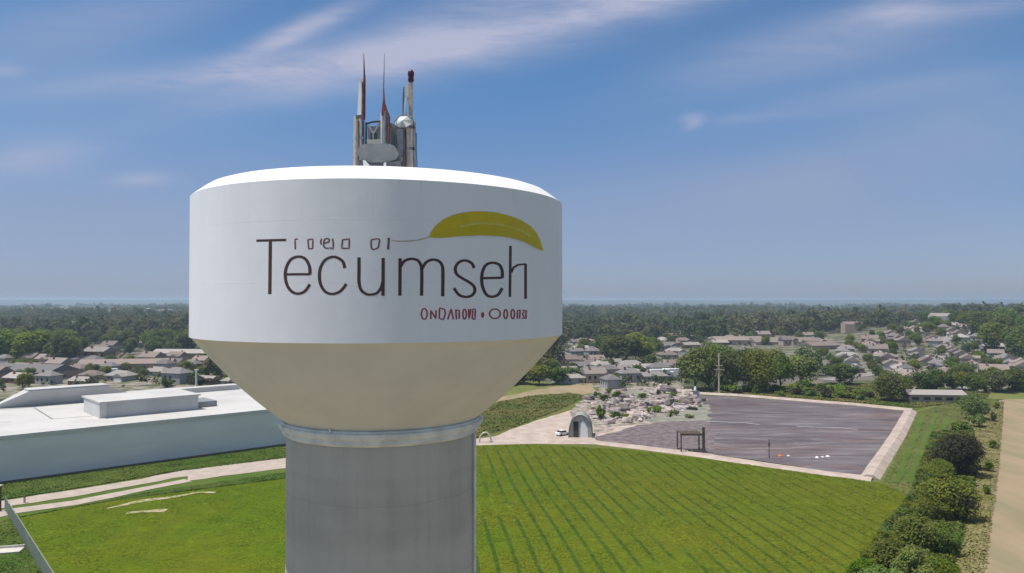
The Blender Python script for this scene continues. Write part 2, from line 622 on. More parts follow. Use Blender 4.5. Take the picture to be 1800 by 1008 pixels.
def build_world():
    w = bpy.data.worlds.new('World')
    SC.world = w
    w.use_nodes = True
    nt = NT(w.node_tree)
    bg = w.node_tree.nodes['Background']
    sky = nt.add('ShaderNodeTexSky', sky_type='NISHITA')
    sky.sun_disc = False
    sky.sun_elevation = SUN_EL
    sky.sun_rotation = math.atan2(to_sun.x, to_sun.y) % (2 * math.pi)
    sky.altitude = 200
    sky.air_density = 1.0
    sky.dust_density = .6
    sky.ozone_density = 2.2
    d = nt.add('ShaderNodeTexCoord').outputs['Generated']
    sep = nt.add('ShaderNodeSeparateXYZ', {0: d})
    dx, dy, dz = sep.outputs
    yy = nt.math('MAXIMUM', dy, .05)
    u = nt.math('DIVIDE', dx, yy)
    v = nt.math('DIVIDE', dz, yy)
    uv = nt.add('ShaderNodeCombineXYZ', {0: u, 1: v, 2: 0.0}).outputs[0]
    st = nt.mapping(uv, (2.0, 11.0, 1), (0, 0, -.22))
    wisp = nt.noise(st, 1.6, 8, .62, .5)
    fine = nt.noise(nt.mapping(uv, (5, 26, 1), (0, 0, -.25)), 2.0, 6, .65, .6)
    soft = nt.noise(nt.mapping(uv, (2.0, 5.0, 1), (0, 0, -.15)), 1.3, 5, .5)
    tex = nt.math('ADD', nt.math('MULTIPLY', nt.ramp(wisp, .22, .78), .74), nt.math('MULTIPLY', nt.ramp(fine, .25, .8), .26))

    def blob(cx, cy, lx, ly, ang, amp):
        cu, cv = (cx - 900) / F, (528 - cy) / F
        lx, ly = lx / F, ly / F
        ca, sa = math.cos(math.radians(ang)), math.sin(math.radians(ang))
        a = nt.math('SUBTRACT', u, cu)
        b = nt.math('SUBTRACT', v, cv)
        p = nt.math('DIVIDE', nt.math('ADD', nt.math('MULTIPLY', a, ca), nt.math('MULTIPLY', b, sa)), lx)
        q = nt.math('DIVIDE', nt.math('SUBTRACT', nt.math('MULTIPLY', b, ca), nt.math('MULTIPLY', a, sa)), ly)
        r = nt.math('ADD', nt.math('MULTIPLY', p, p), nt.math('MULTIPLY', q, q))
        return nt.math('MULTIPLY', nt.math('EXPONENT', nt.math('MULTIPLY', r, -1.0)), amp)

    cir = None
    for B in ((500, 62, 130, 18, 24, 1.1), (400, 124, 160, 26, 5, 1.0), (640, 112, 280, 36, 12, .8), (900, 38, 310, 56, 13, 1.0),
              (1130, 2, 150, 28, 12, .6), (1440, 76, 250, 46, 14, .42), (1580, 8, 80, 22, 10, .6), (1720, 10, 200, 20, 8, .35),
              (1218, 205, 22, 8, 10, .5), (1222, 217, 18, 8, 25, .45), (1330, 205, 60, 8, 4, .25), (245, 316, 55, 13, 3, .55), (50, 275, 110, 36, 4, .55), (0, 122, 40, 14, 0, .45),
              (240, 20, 200, 40, 10, .25), (130, 150, 200, 22, 6, .22), (1500, 175, 260, 26, 10, .3)):
        b = blob(*B)
        cir = b if cir is None else nt.math('ADD', cir, b)
    veil = None
    for B in ((150, 200, 350, 110, 0, .42), (1660, 195, 260, 80, 8, .45), (1560, 290, 460, 80, 9, .8), (1250, 420, 650, 120, 2, .7), (150, 400, 420, 140, 0, .8), (60, 70, 260, 90, 8, .45), (820, 40, 420, 80, 10, .25), (1480, 90, 380, 75, 12, .5)):
        b = blob(*B)
        veil = b if veil is None else nt.math('ADD', veil, b)
    veil = nt.math('MULTIPLY', veil, nt.math('MULTIPLY_ADD', nt.ramp(soft, .3, .7), .5, .6))
    cmask = nt.math('MULTIPLY', nt.math('MULTIPLY', cir, nt.math('MULTIPLY_ADD', tex, 1.1, .22)), 1.0, clamp=True)
    # sky tone: deeper blue overhead, dull blue-grey towards the horizon
    tint = nt.mix(nt.ramp(v, 0.0, .11), SKY_LOW, SKY_MID)
    tint = nt.mix(nt.ramp(v, .10, .30), tint, SKY_HIGH)
    s = nt.mix(1.0, sky.outputs[0], tint, 'MULTIPLY')
    s = nt.mix(nt.math('MULTIPLY', veil, .8, clamp=True), s, VEIL)
    s = nt.mix(cmask, s, CLOUD)
    front = nt.ramp(dy, .05, .2)
    s = nt.mix(front, nt.mix(1.0, sky.outputs[0], tint, 'MULTIPLY'), s)
    high = nt.noise(nt.mapping(d, (1.5, 1.5, 1.5)), 1.6, 6, .6)
    cover = nt.math('MULTIPLY', nt.ramp(dz, .42, .75), nt.math('MULTIPLY_ADD', nt.ramp(high, .3, .7), .45, .5))  # pale cloud cover added overhead, out of frame, to neutralise the ambient light
    s = nt.mix(cover, s, (4.6, 4.3, 4.3))
    nt.put(bg.inputs['Color'], s)
    bg.inputs['Strength'].default_value = .1


SKY_LOW, SKY_MID, SKY_HIGH = (.56, .63, .93), (.62, .67, .87), (.53, .80, 1.0)
VEIL, CLOUD = (2.7, 3.4, 5.0), (4.1, 4.35, 5.8)
build_world()
SC.view_settings.view_transform = 'Standard'
SC.view_settings.look = 'None'
SC.view_settings.exposure = .13
SC.view_settings.gamma = 1
SC.cycles.max_bounces = 6
SC.cycles.volume_bounces = 0

# ------------------------------------------------------------------ ground, hills, lake
me = bpy.data.meshes.new('ground')
GB = 16000
me.from_pydata([(-GB, -600, 0), (GB, -600, 0), (GB, GB, 0), (-GB, GB, 0)], [], [(0, 1, 2, 3)])
me.materials.append(M['ground'])
g = bpy.data.objects.new('ground', me)
COL.objects.link(g)
struct(g)

M['hill'] = simple('far_hills_woods', (.030, .050, .028), (.06, .075, .04), .002, .95, detail=8, spec=.05)
mb = MB()
rng = random.Random(3)
nx = 160
rows = []
prof = [math.sin(i * .11) * 5 + math.sin(i * .043 + 1) * 7 + rng.uniform(-2, 2) for i in range(nx)]
for j, (yd, hf) in enumerate(((7600, 0), (8600, .55), (9600, 1), (11000, .85), (12500, -.05))):
    rows.append([])
    for i in range(nx):
        x = -11000 + 22000 * i / (nx - 1)
        z = -.5 if hf <= 0 else hf * (44 + prof[i] * .9) + rng.uniform(-1.2, 1.2)
        rows[-1].append(len(mb.v))
        mb.v.append((x, yd + rng.uniform(-150, 150), z))
for j in range(4):
    for i in range(nx - 1):
        mb.f.append((rows[j][i], rows[j][i + 1], rows[j + 1][i + 1], rows[j + 1][i]))
        mb.mi.append(0)
struct(mb.build('hills', M['hill'], smooth=60))

M['lake'] = simple('pale_lake', (.34, .36, .36), (.22, .25, .25), .004, .6, spec=.2)
sheet('lake', None, .06, M['lake'], 200, 20, world=[Vector((300, 3450, 0)), Vector((900, 3600, 0)), Vector((1700, 3500, 0)), Vector((1900, 3800, 0)), Vector((1000, 4000, 0)), Vector((380, 3800, 0))])

def _ss(t):
    t = min(1.0, max(0.0, t))
    return t * t * (3 - 2 * t)


def hz(x, y):
    """height of the wooded rise with the estate street, far right"""
    if y < 380 or y > 2200 or x < 60:
        return 0.0
    w = 75 + .10 * y
    c = .635 * y
    a = (x - c) / w
    return 15.0 * math.exp(-a * a) * _ss((y - 400) / 330) * (1 - _ss((y - 1100) / 900))


M['rise'] = simple('rise_ground', (.19, .17, .145), (.075, .090, .042), .10, .95, bump=.4, detail=8, lo=.42, hi=.58, spec=.05)
mb = MB()
gx, gy = 64, 64
for j in range(gy):
    for i in range(gx):
        y = 385 + (2190 - 385) * (j / (gy - 1)) ** 1.6
        x = 62 + (1900 - 62) * i / (gx - 1)
        x = y * .635 + (i / (gx - 1) - .5) * 2 * (75 + .10 * y) * 2.6
        mb.v.append((x, y, hz(x, y) * (1 if abs(i / (gx - 1) - .5) < .49 else 0) + (-.25 if hz(x, y) < .4 else .02)))
for j in range(gy - 1):
    for i in range(gx - 1):
        a = j * gx + i
        mb.f.append((a, a + 1, a + gx + 1, a + gx))
        mb.mi.append(0)
struct(mb.build('hillside', M['rise'], smooth=60))

# ------------------------------------------------------------------ fields, paths
sheet('verge_field', [(-700, 1100), (-600, 935), (-200, 868), (0, 850), (490, 783), (620, 770), (838, 772), (845, 780), (700, 830), (500, 862), (60, 905), (20, 915), (70, 1010), (140, 1150), (-300, 1300)], .03, M['verge'])
CROP = [(78, 1012), (26, 908), (190, 880), (500, 838), (700, 812), (838, 784), (950, 782), (1100, 791), (1200, 803), (1350, 822), (1450, 835), (1548, 850), (1610, 868), (1640, 900), (1600, 960), (1560, 1030), (1500, 1200), (1450, 1500), (300, 1500), (120, 1110)]
sheet('crop_field', CROP, .06, M['crop'], 3, .3)
sheet('gravel_compound', None, .09, M['dirt'], 4, .5, world=[Vector((-70, -60, 0)), Vector((62, -60, 0)), Vector((58, 60, 0)), Vector((44, 92, 0)), Vector((-10, 97, 0)), Vector((-52, 92, 0)), Vector((-70, 50, 0))])  # unseen yard, added to bounce warm neutral light onto the cone and tank
sheet('gravel_drive', [(-500, 985), (-80, 899), (0, 882), (130, 862), (250, 843), (320, 828), (500, 806), (640, 786), (640, 800), (500, 824), (330, 846), (330, 838), (250, 852), (130, 874), (20, 890), (-80, 912), (-500, 1005)], .09, M['gravel'], 3, .25)
ribbon('gravel_lane', [G(-500, 1030), G(-80, 925), G(20, 900), G(130, 885), G(250, 861), (G(330, 845))], (4.6, 3.2), .10, M['gravel'])
ribbon('bare_track', [G(190, 896), G(250, 882), G(300, 876), G(350, 868), G(380, 866)], (1.2, 2.0), .155, M['bare'], .45)
ribbon('bare_patch', [G(222, 903), G(255, 900), G(292, 899)], (1.5, 2.0), .14, M['bare'], .7)

sheet('green_field', [(700, 775), (838, 768), (862, 764), (905, 750), (960, 730), (1010, 708), (1040, 694), (1000, 690), (930, 695), (870, 707), (780, 720), (700, 735)], .05, M['rough'])
sheet('green_paddock', [(760, 712), (870, 702), (962, 684), (1010, 676), (900, 668), (760, 680)], .045, M['strip'])
ribbon('farm_track', [G(760, 722), G(870, 704), G(925, 694), G(965, 686), G(1035, 683)], (4, 11), .08, M['dirt'], .4)
sheet('sandy_patch', [(950, 694), (965, 681), (1040, 674), (1050, 690), (1020, 695)], .085, M['dirt'])
sheet('gravel_yard', [(838, 784), (838, 772), (870, 768), (910, 752), (960, 735), (1010, 720), (1040, 722), (1090, 736), (1150, 742), (1120, 786), (1050, 782), (950, 781)], .07, M['rim'])
sheet('rubble_yard', [(1000, 725), (1040, 690), (1120, 680), (1215, 684), (1245, 705), (1240, 742), (1150, 745), (1080, 750), (1050, 770)], .075, M['rubble_ground'], 3, .6)
sheet('weedy_bank', [(1045, 700), (1110, 686), (1200, 690), (1150, 700), (1060, 712)], .10, M['sludge'], 3, .7)
sheet('weedy_slope', [(1140, 728), (1190, 716), (1245, 712), (1250, 742), (1180, 744), (1130, 740)], .13, M['sludge'], 3, .7)
sheet('stony_lot', [(1045, 772), (1120, 748), (1180, 742), (1245, 740), (1262, 805), (1195, 797), (1110, 783), (1050, 776)], .16, M['dark_lot'], 3, .5)

POND_IN = [(1210, 694), (1300, 699), (1400, 706), (1500, 713), (1590, 724), (1560, 770), (1513, 836), (1430, 826), (1340, 812), (1240, 797), (1238, 742), (1215, 715)]
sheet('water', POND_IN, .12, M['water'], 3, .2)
sheet('right_grass_strip', [(1548, 850), (1612, 722), (1700, 700), (1750, 700), (1742, 780), (1735, 860), (1705, 1008), (1680, 1250), (1500, 1200), (1560, 1030), (1600, 960), (1640, 900)], .05, M['strip'])
sheet('dry_grass_margin', [(1690, 735), (1720, 720), (1762, 704), (1758, 770), (1751, 850), (1738, 945), (1724, 1030), (1712, 1200), (1640, 1200), (1680, 960), (1715, 860), (1716, 780)], .09, M['dry'], 2, .25)
sheet('bare_soil_bank', [(1660, 762), (1690, 738), (1722, 752), (1730, 775), (1690, 790)], .10, M['dirt'], 3, .8)
sheet('dirt_field', [(1757, 704), (1770, 702), (1900, 704), (2100, 780), (2200, 1200), (1690, 1200), (1712, 1030), (1728, 945), (1742, 850), (1750, 770)], .07, M['dirt'], 3, .5)
sheet('far_meadow', [(1735, 703), (1740, 689), (1900, 686), (1950, 706), (1770, 702)], .065, M['strip'])
sheet('bank_meadow', [(1215, 690), (1210, 682), (1290, 684), (1400, 676), (1520, 672), (1640, 690), (1735, 690), (1735, 700), (1612, 720), (1500, 710), (1350, 700)], .05, M['rough'])
# mown line marks in the grass strip
for k, (a, b) in enumerate((((1622, 728), (1575, 850)), ((1645, 728), (1600, 850)), ((1666, 735), (1618, 870)))):
    ribbon('mown_line', [G(*a), G(*b)], (1.7, 1.3), .2, M['verge'], .25)
ribbon('wheel_rut', [G(1722, 845), G(1708, 900), G(1690, 960), G(1684, 1010), G(1680, 1100)], .7, .13, M['dry'], .1)
ribbon('wheel_rut', [G(1738, 880), G(1718, 930), G(1702, 985), G(1694, 1040)], .6, .13, M['dry'], .1)


def berm(name, line, top, base, h, mat, z=0.02):
    """raised bank of trapezoid section along a ground line"""
    P = []
    for i in range(len(line) - 1):
        k = max(1, int((line[i + 1] - line[i]).length / 6))
        for j in range(k):
            P.append(line[i].lerp(line[i + 1], j / k))
    P.append(line[-1])
    rng = random.Random(name)
    mb = MB()
    for i, p in enumerate(P):
        t = (P[min(i + 1, len(P) - 1)] - P[max(i - 1, 0)]).normalized()
        n = Vector((-t.y, t.x, 0))
        hh = h + rng.uniform(-.03, .03)
        for o, zz in ((-base / 2, z), (-top / 2, hh), (top / 2, hh), (base / 2, z)):
            q = p + n * (o + rng.uniform(-.06, .06))
            mb.v.append((q.x, q.y, zz))
    for i in range(len(P) - 1):
        for k in range(3):
            a = i * 4 + k
            mb.f.append((a, a + 4, a + 5, a + 1))
            mb.mi.append(0)
    for e in (0, (len(P) - 1) * 4):
        mb.f.append((e, e + 1, e + 2, e + 3))
        mb.mi.append(0)
    return struct(mb.build(name, mat))


berm('far_embankment', [G(1200, 691), G(1300, 696), G(1400, 704), G(1500, 712), G(1603, 722)], 2.0, 4.0, .6, M['rim'])
berm('right_embankment', [G(1600, 724), G(1578, 766), G(1550, 808), G(1528, 842)], 1.2, 4.2, .9, M['rim'])
berm('near_embankment', [G(1534, 843), G(1450, 833), G(1350, 819), G(1240, 802), G(1130, 788), G(1050, 779), G(960, 776)], 2.6, 4.6, .4, M['rim'])

# ------------------------------------------------------------------ WATER TOWER
TR, TD = 9.0, 39.2
TA = math.radians(-9.53)
TX, TY = TD * math.sin(TA), TD * math.cos(TA)
tower = thing('water_tower', 'white water tower with brown lettering and a yellow leaf emblem on a concrete shaft', 'water tower', (TX, TY, 0))
mb = MB()
mb.lathe([(9.0, H - 1.67), (9.0, H + 4.72), (8.985, H + 4.735)], 320)
mb.build('tank_wall', M['tank'], tower, 30)
mb = MB()
mb.lathe([(8.985, H + 4.735), (8.9, H + 4.80), (8.45, H + 5.14), (8.2, H + 5.30), (7.9, H + 5.40), (7.3, H + 5.46), (5.6, H + 5.56), (3.6, H + 5.64), (1.5, H + 5.69), (.01, H + 5.70)], 320)
mb.build('domed_roof', M['roofwhite'], tower, 60)
mb = MB()
prof = [(9.0, H - 1.67), (8.94, H - 1.70)]
for i in range(1, 13):
    t = i / 12
    prof.append((8.94 + (4.72 - 8.94) * t, H - 1.70 - 4.15 * (t + .12 * math.sin(math.pi * t) * .5)))
prof.append((4.70, H - 6.0))
mb.lathe(prof, 256)
mb.build('tank_cone', M['cone'], tower, 40)
mb = MB()
mb.lathe([(4.70, H - 6.5), (4.78, H - 6.40), (4.86, H - 6.38), (4.86, H - 6.20), (4.98, H - 6.14), (5.03, H - 6.02), (5.03, H - 5.90), (4.93, H - 5.86), (4.93, H - 5.78), (4.72, H - 5.74)], 192)
ring = mb.build('steel_collar', M['galv'], tower, 30)
mb = MB()
an = math.atan2(-1, -.32)
b0 = Vector((4.96 * math.cos(an), 4.96 * math.sin(an), H - 5.82))
mb.tube([b0, b0 + Vector((-.05, -.05, .25)), b0 + Vector((.12, -.05, .45))], .045, 6)
mb.build('collar_spigot', M['white_plain'], ring)
mb = MB()
mb.lathe([(4.66, 0), (4.66, H - 6.42), (4.5, H - 6.42)], 192)
mb.build('concrete_shaft', M['concrete'], tower, 30)
mb = MB()      # downpipe on the flank of the shaft
for an in (math.radians(-12),):
    p = Vector((4.78 * math.cos(an), 4.78 * math.sin(an), 0))
    mb.tube([p, p + Vector((0, 0, H - 6.5))], .07, 8)
mb.build('drain_pipe', M['galv'], tower, 60)
mb = MB()      # small bracket under the tank edge
an = math.radians(2)
p = Vector((8.9 * math.cos(an), 8.9 * math.sin(an), H - 1.72))
mb.tube([p, p + Vector((-.05, -.05, -.25)), p + Vector((-.35, -.05, -.62))], .06, 6)
mb.build('edge_bracket', M['dark_metal'], tower)


def on_tank(px, py, off=.008):
    d = ray(px, py)
    ox, oy = -TX, -TY
    a = d.x * d.x + d.y * d.y
    b = 2 * (ox * d.x + oy * d.y)
    c = ox * ox + oy * oy - (TR + off) ** 2
    t = (-b - math.sqrt(max(0, b * b - 4 * a * c))) / (2 * a)
    return (ox + d.x * t, oy + d.y * t, H + d.z * t)


def stroke(mb, pts, w, off=.003, closed=False):
    """painted line: pts in survey pixels, w its width in them (a pair: vertical strokes, horizontal strokes)"""
    wv, wh = w if isinstance(w, tuple) else (w, w)
    P = []
    m = len(pts)
    for i in range(m if closed else m - 1):
        a, b = pts[i], pts[(i + 1) % m]
        k = max(1, int(math.hypot(b[0] - a[0], b[1] - a[1]) / 3))
        for j in range(k):
            P.append((a[0] + (b[0] - a[0]) * j / k, a[1] + (b[1] - a[1]) * j / k))
    if not closed:
        P.append(pts[-1])
    n = len(P)
    base = len(mb.v)
    for i, p in enumerate(P):
        if closed:
            q, r = P[(i + 1) % n], P[i - 1]
        else:
            q, r = P[min(i + 1, n - 1)], P[max(i - 1, 0)]
        tx, ty = q[0] - r[0], q[1] - r[1]
        L = math.hypot(tx, ty) or 1
        tx, ty = tx / L, ty / L
        hw = .5 * (wv * abs(ty) + wh * abs(tx)) / max(.72, abs(tx) + abs(ty)) * 1.0
        mb.v.append(on_tank(p[0] - ty * hw, p[1] + tx * hw, off))
        mb.v.append(on_tank(p[0] + ty * hw, p[1] - tx * hw, off))
    for i in range(n if closed else n - 1):
        a, b = base + 2 * i, base + 2 * ((i + 1) % n)
        mb.f.append((a, b, b + 1, a + 1))
        mb.mi.append(0)


def arc(cx, cy, rx, ry, a0, a1, n=22):
    return [(cx + rx * math.cos(math.radians(a0 + (a1 - a0) * i / n)), cy - ry * math.sin(math.radians(a0 + (a1 - a0) * i / n))) for i in range(n + 1)]


def C2(*p):
    return [(320 + .3374 * x, 280 + .3374 * y) for x, y in p]


def C3(*p):
    return [(650 + .3374 * x, 280 + .3374 * y) for x, y in p]


def bez(pts, n=8):
    """smooth curve through points (Catmull-Rom)"""
    out = []
    m = len(pts)
    for i in range(m - 1):
        p0, p1, p2, p3 = pts[max(i - 1, 0)], pts[i], pts[i + 1], pts[min(i + 2, m - 1)]
        for j in range(n):
            t = j / n
            out.append(tuple(.5 * (2 * p1[k] + (p2[k] - p0[k]) * t + (2 * p0[k] - 5 * p1[k] + 4 * p2[k] - p3[k]) * t * t + (3 * p1[k] - p0[k] - 3 * p2[k] + p3[k]) * t ** 3) for k in (0, 1)))
    out.append(pts[-1])
    return out


W = (6.0, 4.2)
letters = []


def letter(strokes, mat, lab=None, w=W):
    mb = MB()
    for i, s in enumerate(strokes):
        stroke(mb, s, w, .003 + .0012 * i)
    o = mb.build('letter', mat, tower)
    return o


letter([C2((387, 425), (543, 421)), C2((460, 425), (457, 703))], M['brown_paint'])
letter([bez(C2((541, 601), (605, 600), (666, 600)), 3), bez(C2((666, 602), (664, 560), (642, 520), (605, 508), (566, 524), (543, 566), (538, 612), (548, 658), (572, 690), (605, 701), (640, 688), (666, 652)))], M['brown_paint'])
letter([bez(C2((848, 568), (838, 535), (810, 514), (780, 510), (745, 527), (722, 565), (716, 610), (723, 655), (746, 690), (780, 703), (815, 694), (838, 675), (856, 650)))], M['brown_paint'])
letter([bez(C2((922, 512), (922, 580), (922, 640), (932, 680), (958, 702), (985, 706), (1015, 698), (1036, 672), (1046, 640))), C2((1048, 515), (1047, 712))], M['brown_paint'])
letter([C3((158, 517), (157, 712)), bez(C3((160, 562), (180, 532), (215, 520), (248, 527), (266, 552), (271, 590), (270, 712))), bez(C3((272, 572), (292, 540), (326, 524), (360, 532), (378, 558), (381, 600), (380, 715)))], M['brown_paint'])
letter([bez(C3((544, 568), (530, 542), (495, 528), (462, 540), (446, 568), (452, 598), (480, 620), (515, 640), (542, 662), (547, 688), (532, 710), (502, 718), (466, 708), (438, 672)))], M['brown_paint'])
letter([C3((585, 621), (690, 618)), bez(C3((690, 620), (690, 585), (676, 552), (640, 540), (606, 552), (588, 585), (583, 628), (590, 672), (610, 708), (640, 717), (670, 705), (690, 672)))], M['brown_paint'])
letter([C3((733, 452), (730, 718)), C3((738, 590), (748, 566), (772, 551), (812, 547)), C3((812, 545), (812, 728))], M['brown_paint'], w=(4.8, 3.0))

SW = (3.0, 2.3)
for strokes in (
        [C2((603, 416), (589, 418), (590, 470))],
        [C2((656, 419), (682, 417), (680, 466), (660, 467), (656, 419))],
        [bez(C2((728, 414), (722, 430), (727, 446)), 4), bez(C2((742, 438), (765, 430), (764, 416), (746, 416), (738, 436), (742, 460), (765, 465))), C2((784, 414), (788, 440), (786, 466), (768, 462))],
        [C2((836, 420), (872, 416), (870, 465), (832, 465), (836, 420))],
        [bez(C2((986, 420), (1005, 417), (1028, 418), (1026, 440), (1020, 462), (1000, 470), (988, 466), (985, 440), (986, 420)), 4)]):
    letter(strokes, M['maroon_paint'], w=SW)
letter([C3((92, 416), (105, 414)), C3((100, 415), (95, 472))], M['maroon_paint'], w=(4.0, 3))


def ell(cx, cy, rx, ry, n=20):
    return C3(*[(cx + rx * math.cos(2 * math.pi * i / n), cy + ry * math.sin(2 * math.pi * i / n)) for i in range(n + 1)])


RW = (3.1, 2.3)
for strokes in (
        [ell(284, 807, 15, 28)],
        [C3((318, 834), (318, 788), (344, 832), (345, 788))],
        [C3((362, 832), (364, 776), (390, 784), (394, 806), (384, 836), (366, 832))],
        [C3((406, 836), (424, 780), (436, 836)), ],
        [C3((452, 836), (448, 784)), C3((452, 786), (466, 790), (466, 832))],
        [ell(494, 808, 9, 26)],
        [C3((514, 782), (518, 834), (526, 780))],
        [C3((534, 834), (536, 782), (550, 782), (548, 834), (534, 834))],
        [ell(588, 812, 4, 12)],
        [ell(652, 806, 28, 25)],
        [ell(708, 808, 9, 24)],
        [ell(745, 808, 9, 24)],
        [C3((768, 832), (770, 790), (784, 786), (780, 832))],
        [C3((794, 788), (806, 790), (796, 808), (806, 828), (792, 830)), C3((815, 786), (813, 832))]):
    letter(strokes, M['red_paint'], w=RW)


def strip_fill(mb, up, lo, off):
    n = len(up)
    base = len(mb.v)
    for a, b in zip(up, lo):
        for k in range(5):
            t = k / 4
            mb.v.append(on_tank(a[0] + (b[0] - a[0]) * t, a[1] + (b[1] - a[1]) * t, off))
    for i in range(n - 1):
        for k in range(4):
            q = base + i * 5 + k
            mb.f.append((q, q + 5, q + 6, q + 1))
            mb.mi.append(0)


def resample(pts, n):
    ds = [0]
    for a, b in zip(pts, pts[1:]):
        ds.append(ds[-1] + math.hypot(b[0] - a[0], b[1] - a[1]))
    out = []
    for i in range(n):
        d = ds[-1] * i / (n - 1)
        j = 0
        while j < len(ds) - 2 and ds[j + 1] < d:
            j += 1
        t = (d - ds[j]) / max(1e-6, ds[j + 1] - ds[j])
        out.append((pts[j][0] + (pts[j + 1][0] - pts[j][0]) * t, pts[j][1] + (pts[j + 1][1] - pts[j][1]) * t))
    return out


UP = bez(C3((310, 405), (318, 382), (345, 346), (392, 310), (452, 286), (530, 273), (620, 274), (700, 287), (780, 315), (840, 352), (880, 405), (905, 477)))
LO = bez(C3((310, 406), (345, 411), (400, 409), (470, 402), (560, 398), (650, 400), (735, 410), (800, 430), (850, 454), (885, 473), (905, 478)))
MI = bez(C3((310, 405), (360, 385), (430, 362), (520, 341), (600, 335), (680, 343), (750, 358), (810, 385), (860, 425), (905, 478)))
U, Lw, Mi = resample(UP, 70), resample(LO, 70), resample(MI, 70)
mb = MB()
strip_fill(mb, U, Lw, .010)
emblem = mb.build('leaf_emblem', M['leaf_yellow'], tower)
mb = MB()
strip_fill(mb, Mi[2:-1], [(a[0] * .96 + b[0] * .04, a[1] * .96 + b[1] * .04) for a, b in zip(Lw, Mi)][2:-1], .014)
mb.build('leaf_lower_half', M['leaf_olive'], emblem)
mb = MB()
stroke(mb, bez(C3((470, 352), (540, 338), (610, 335), (680, 343), (745, 356), (800, 378), (838, 404))), (2.2, 3.2), .018)
mb.build('leaf_vein', M['leaf_pale'], emblem)
mb = MB()
stroke(mb, bez(C3((312, 405), (272, 417), (220, 426), (150, 428), (112, 423))), (1.6, 1.7), .010)
mb.build('leaf_stalk', M['tan_line'], emblem)
mb = MB()
stroke(mb, bez(C3((480, 407), (560, 403), (650, 405), (735, 415), (800, 435), (850, 459), (896, 481))), (1.8, 2.2), .012)
mb.build('leaf_outline', M['white_plain'], emblem)

# ------------------------------------------------------------------ aerials on the tank roof
AY = TY


def AP(cx, cy, dy=0.0):
    """a spot in the close-up of the aerials -> metres"""
    return at_depth(560 + .2381 * cx, 70 + .2381 * cy, AY + dy)


def roof_z(p):
    r = math.hypot(p.x - TX, p.y - TY)
    return H + 5.70 - .0045 * r * r


def aerial(name, label, cat, cx, dy=0.0):
    p = AP(cx, 940, dy)
    return thing(name, label, cat, (p.x, p.y, roof_z(p))), Vector((p.x, p.y, roof_z(p)))


def rod(parent, org, name, pts, rad, mat, dy=0.0, seg=8, to_roof=False):
    P = [AP(a, b, dy) - org for a, b in pts]
    if to_roof:
        q = P[-1].copy()
        q.z = -.06
        P.append(q)
        rad = list(rad) + [rad[-1]] if isinstance(rad, (list, tuple)) else rad
    m = MB()
    m.tube(P, rad, seg)
    return m.build(name, mat, parent, 50)


def plate(parent, org, name, pts, thick, mat, dy=0.0, to_roof=False):
    P = [AP(a, b, dy) - org for a, b in pts]
    m = MB()
    k = len(P)
    for o in (-thick / 2, thick / 2):
        for p in P:
            m.v.append((p.x, p.y + o, p.z))
    m.f = [tuple(range(k)), tuple(range(2 * k - 1, k - 1, -1))] + [(i, k + i, k + (i + 1) % k, (i + 1) % k) for i in range(k)]
    m.mi = [0] * len(m.f)
    return m.build(name, mat, parent)


a, o = aerial('antenna_mast', 'tan mast with white panel antenna and maroon whip, leftmost of the roof aerials', 'antenna mast', 300)
rod(a, o, 'pole', [(284, 572), (280, 940)], .165, M['tan_metal'], to_roof=True)
rod(a, o, 'pole', [(308, 575), (306, 940)], .10, M['pale_metal'], -.1, to_roof=True)
rod(a, o, 'pole', [(326, 560), (328, 940)], .085, M['dark_metal'], -.05, to_roof=True)
plate(a, o, 'panel_antenna', [(300, 320), (324, 320), (318, 562), (288, 566)], .18, M['white_plain'], -.12)
rod(a, o, 'rim_stay', [(325, 316), (328, 440), (326, 590)], .06, M['maroon_metal'], -.2)
rod(a, o, 'whip_antenna', [(334, 100), (336, 200), (339, 300), (337, 590)], [.012, .035, .06, .06], M['maroon_metal'])
plate(a, o, 'clamp', [(280, 566), (335, 560), (338, 590), (282, 586)], .4, M['dark_metal'], -.02)
rod(a, o, 'cable', [(296, 600), (298, 760), (294, 940)], .025, M['rubber'], -.22, 6, True)
plate(a, o, 'clamp', [(276, 720), (334, 720), (334, 738), (276, 738)], .4, M['steel_grey'], -.02)
plate(a, o, 'lamp_bracket', [(302, 292), (330, 288), (328, 320), (308, 318)], .12, M['pale_metal'], -.14)

a, o = aerial('antenna_mast', 'grey central mast topped by a red tapered spike and thin whip', 'antenna mast', 482, -.4)
rod(a, o, 'pole', [(468, 545), (468, 940)], .07, M['pale_metal'], -.4, to_roof=True)
rod(a, o, 'pole', [(490, 530), (490, 940)], .12, M['steel_grey'], -.4, to_roof=True)
rod(a, o, 'spike', [(480, 365), (482, 430), (484, 545)], [.03, .05, .085], M['red_metal'], -.45)
rod(a, o, 'whip_antenna', [(486, 105), (483, 250), (480, 370)], [.010, .02, .028], M['dark_metal'], -.45)
rod(a, o, 'stay', [(488, 470), (502, 520), (520, 570), (518, 760)], [.03, .045, .06, .07], M['maroon_metal'], -.5)
rod(a, o, 'stay', [(478, 440), (470, 520), (468, 560)], [.02, .035, .04], M['red_metal'], -.5)
plate(a, o, 'side_panel', [(498, 560), (524, 585), (526, 770), (500, 790)], .25, M['steel_grey'], -.2)

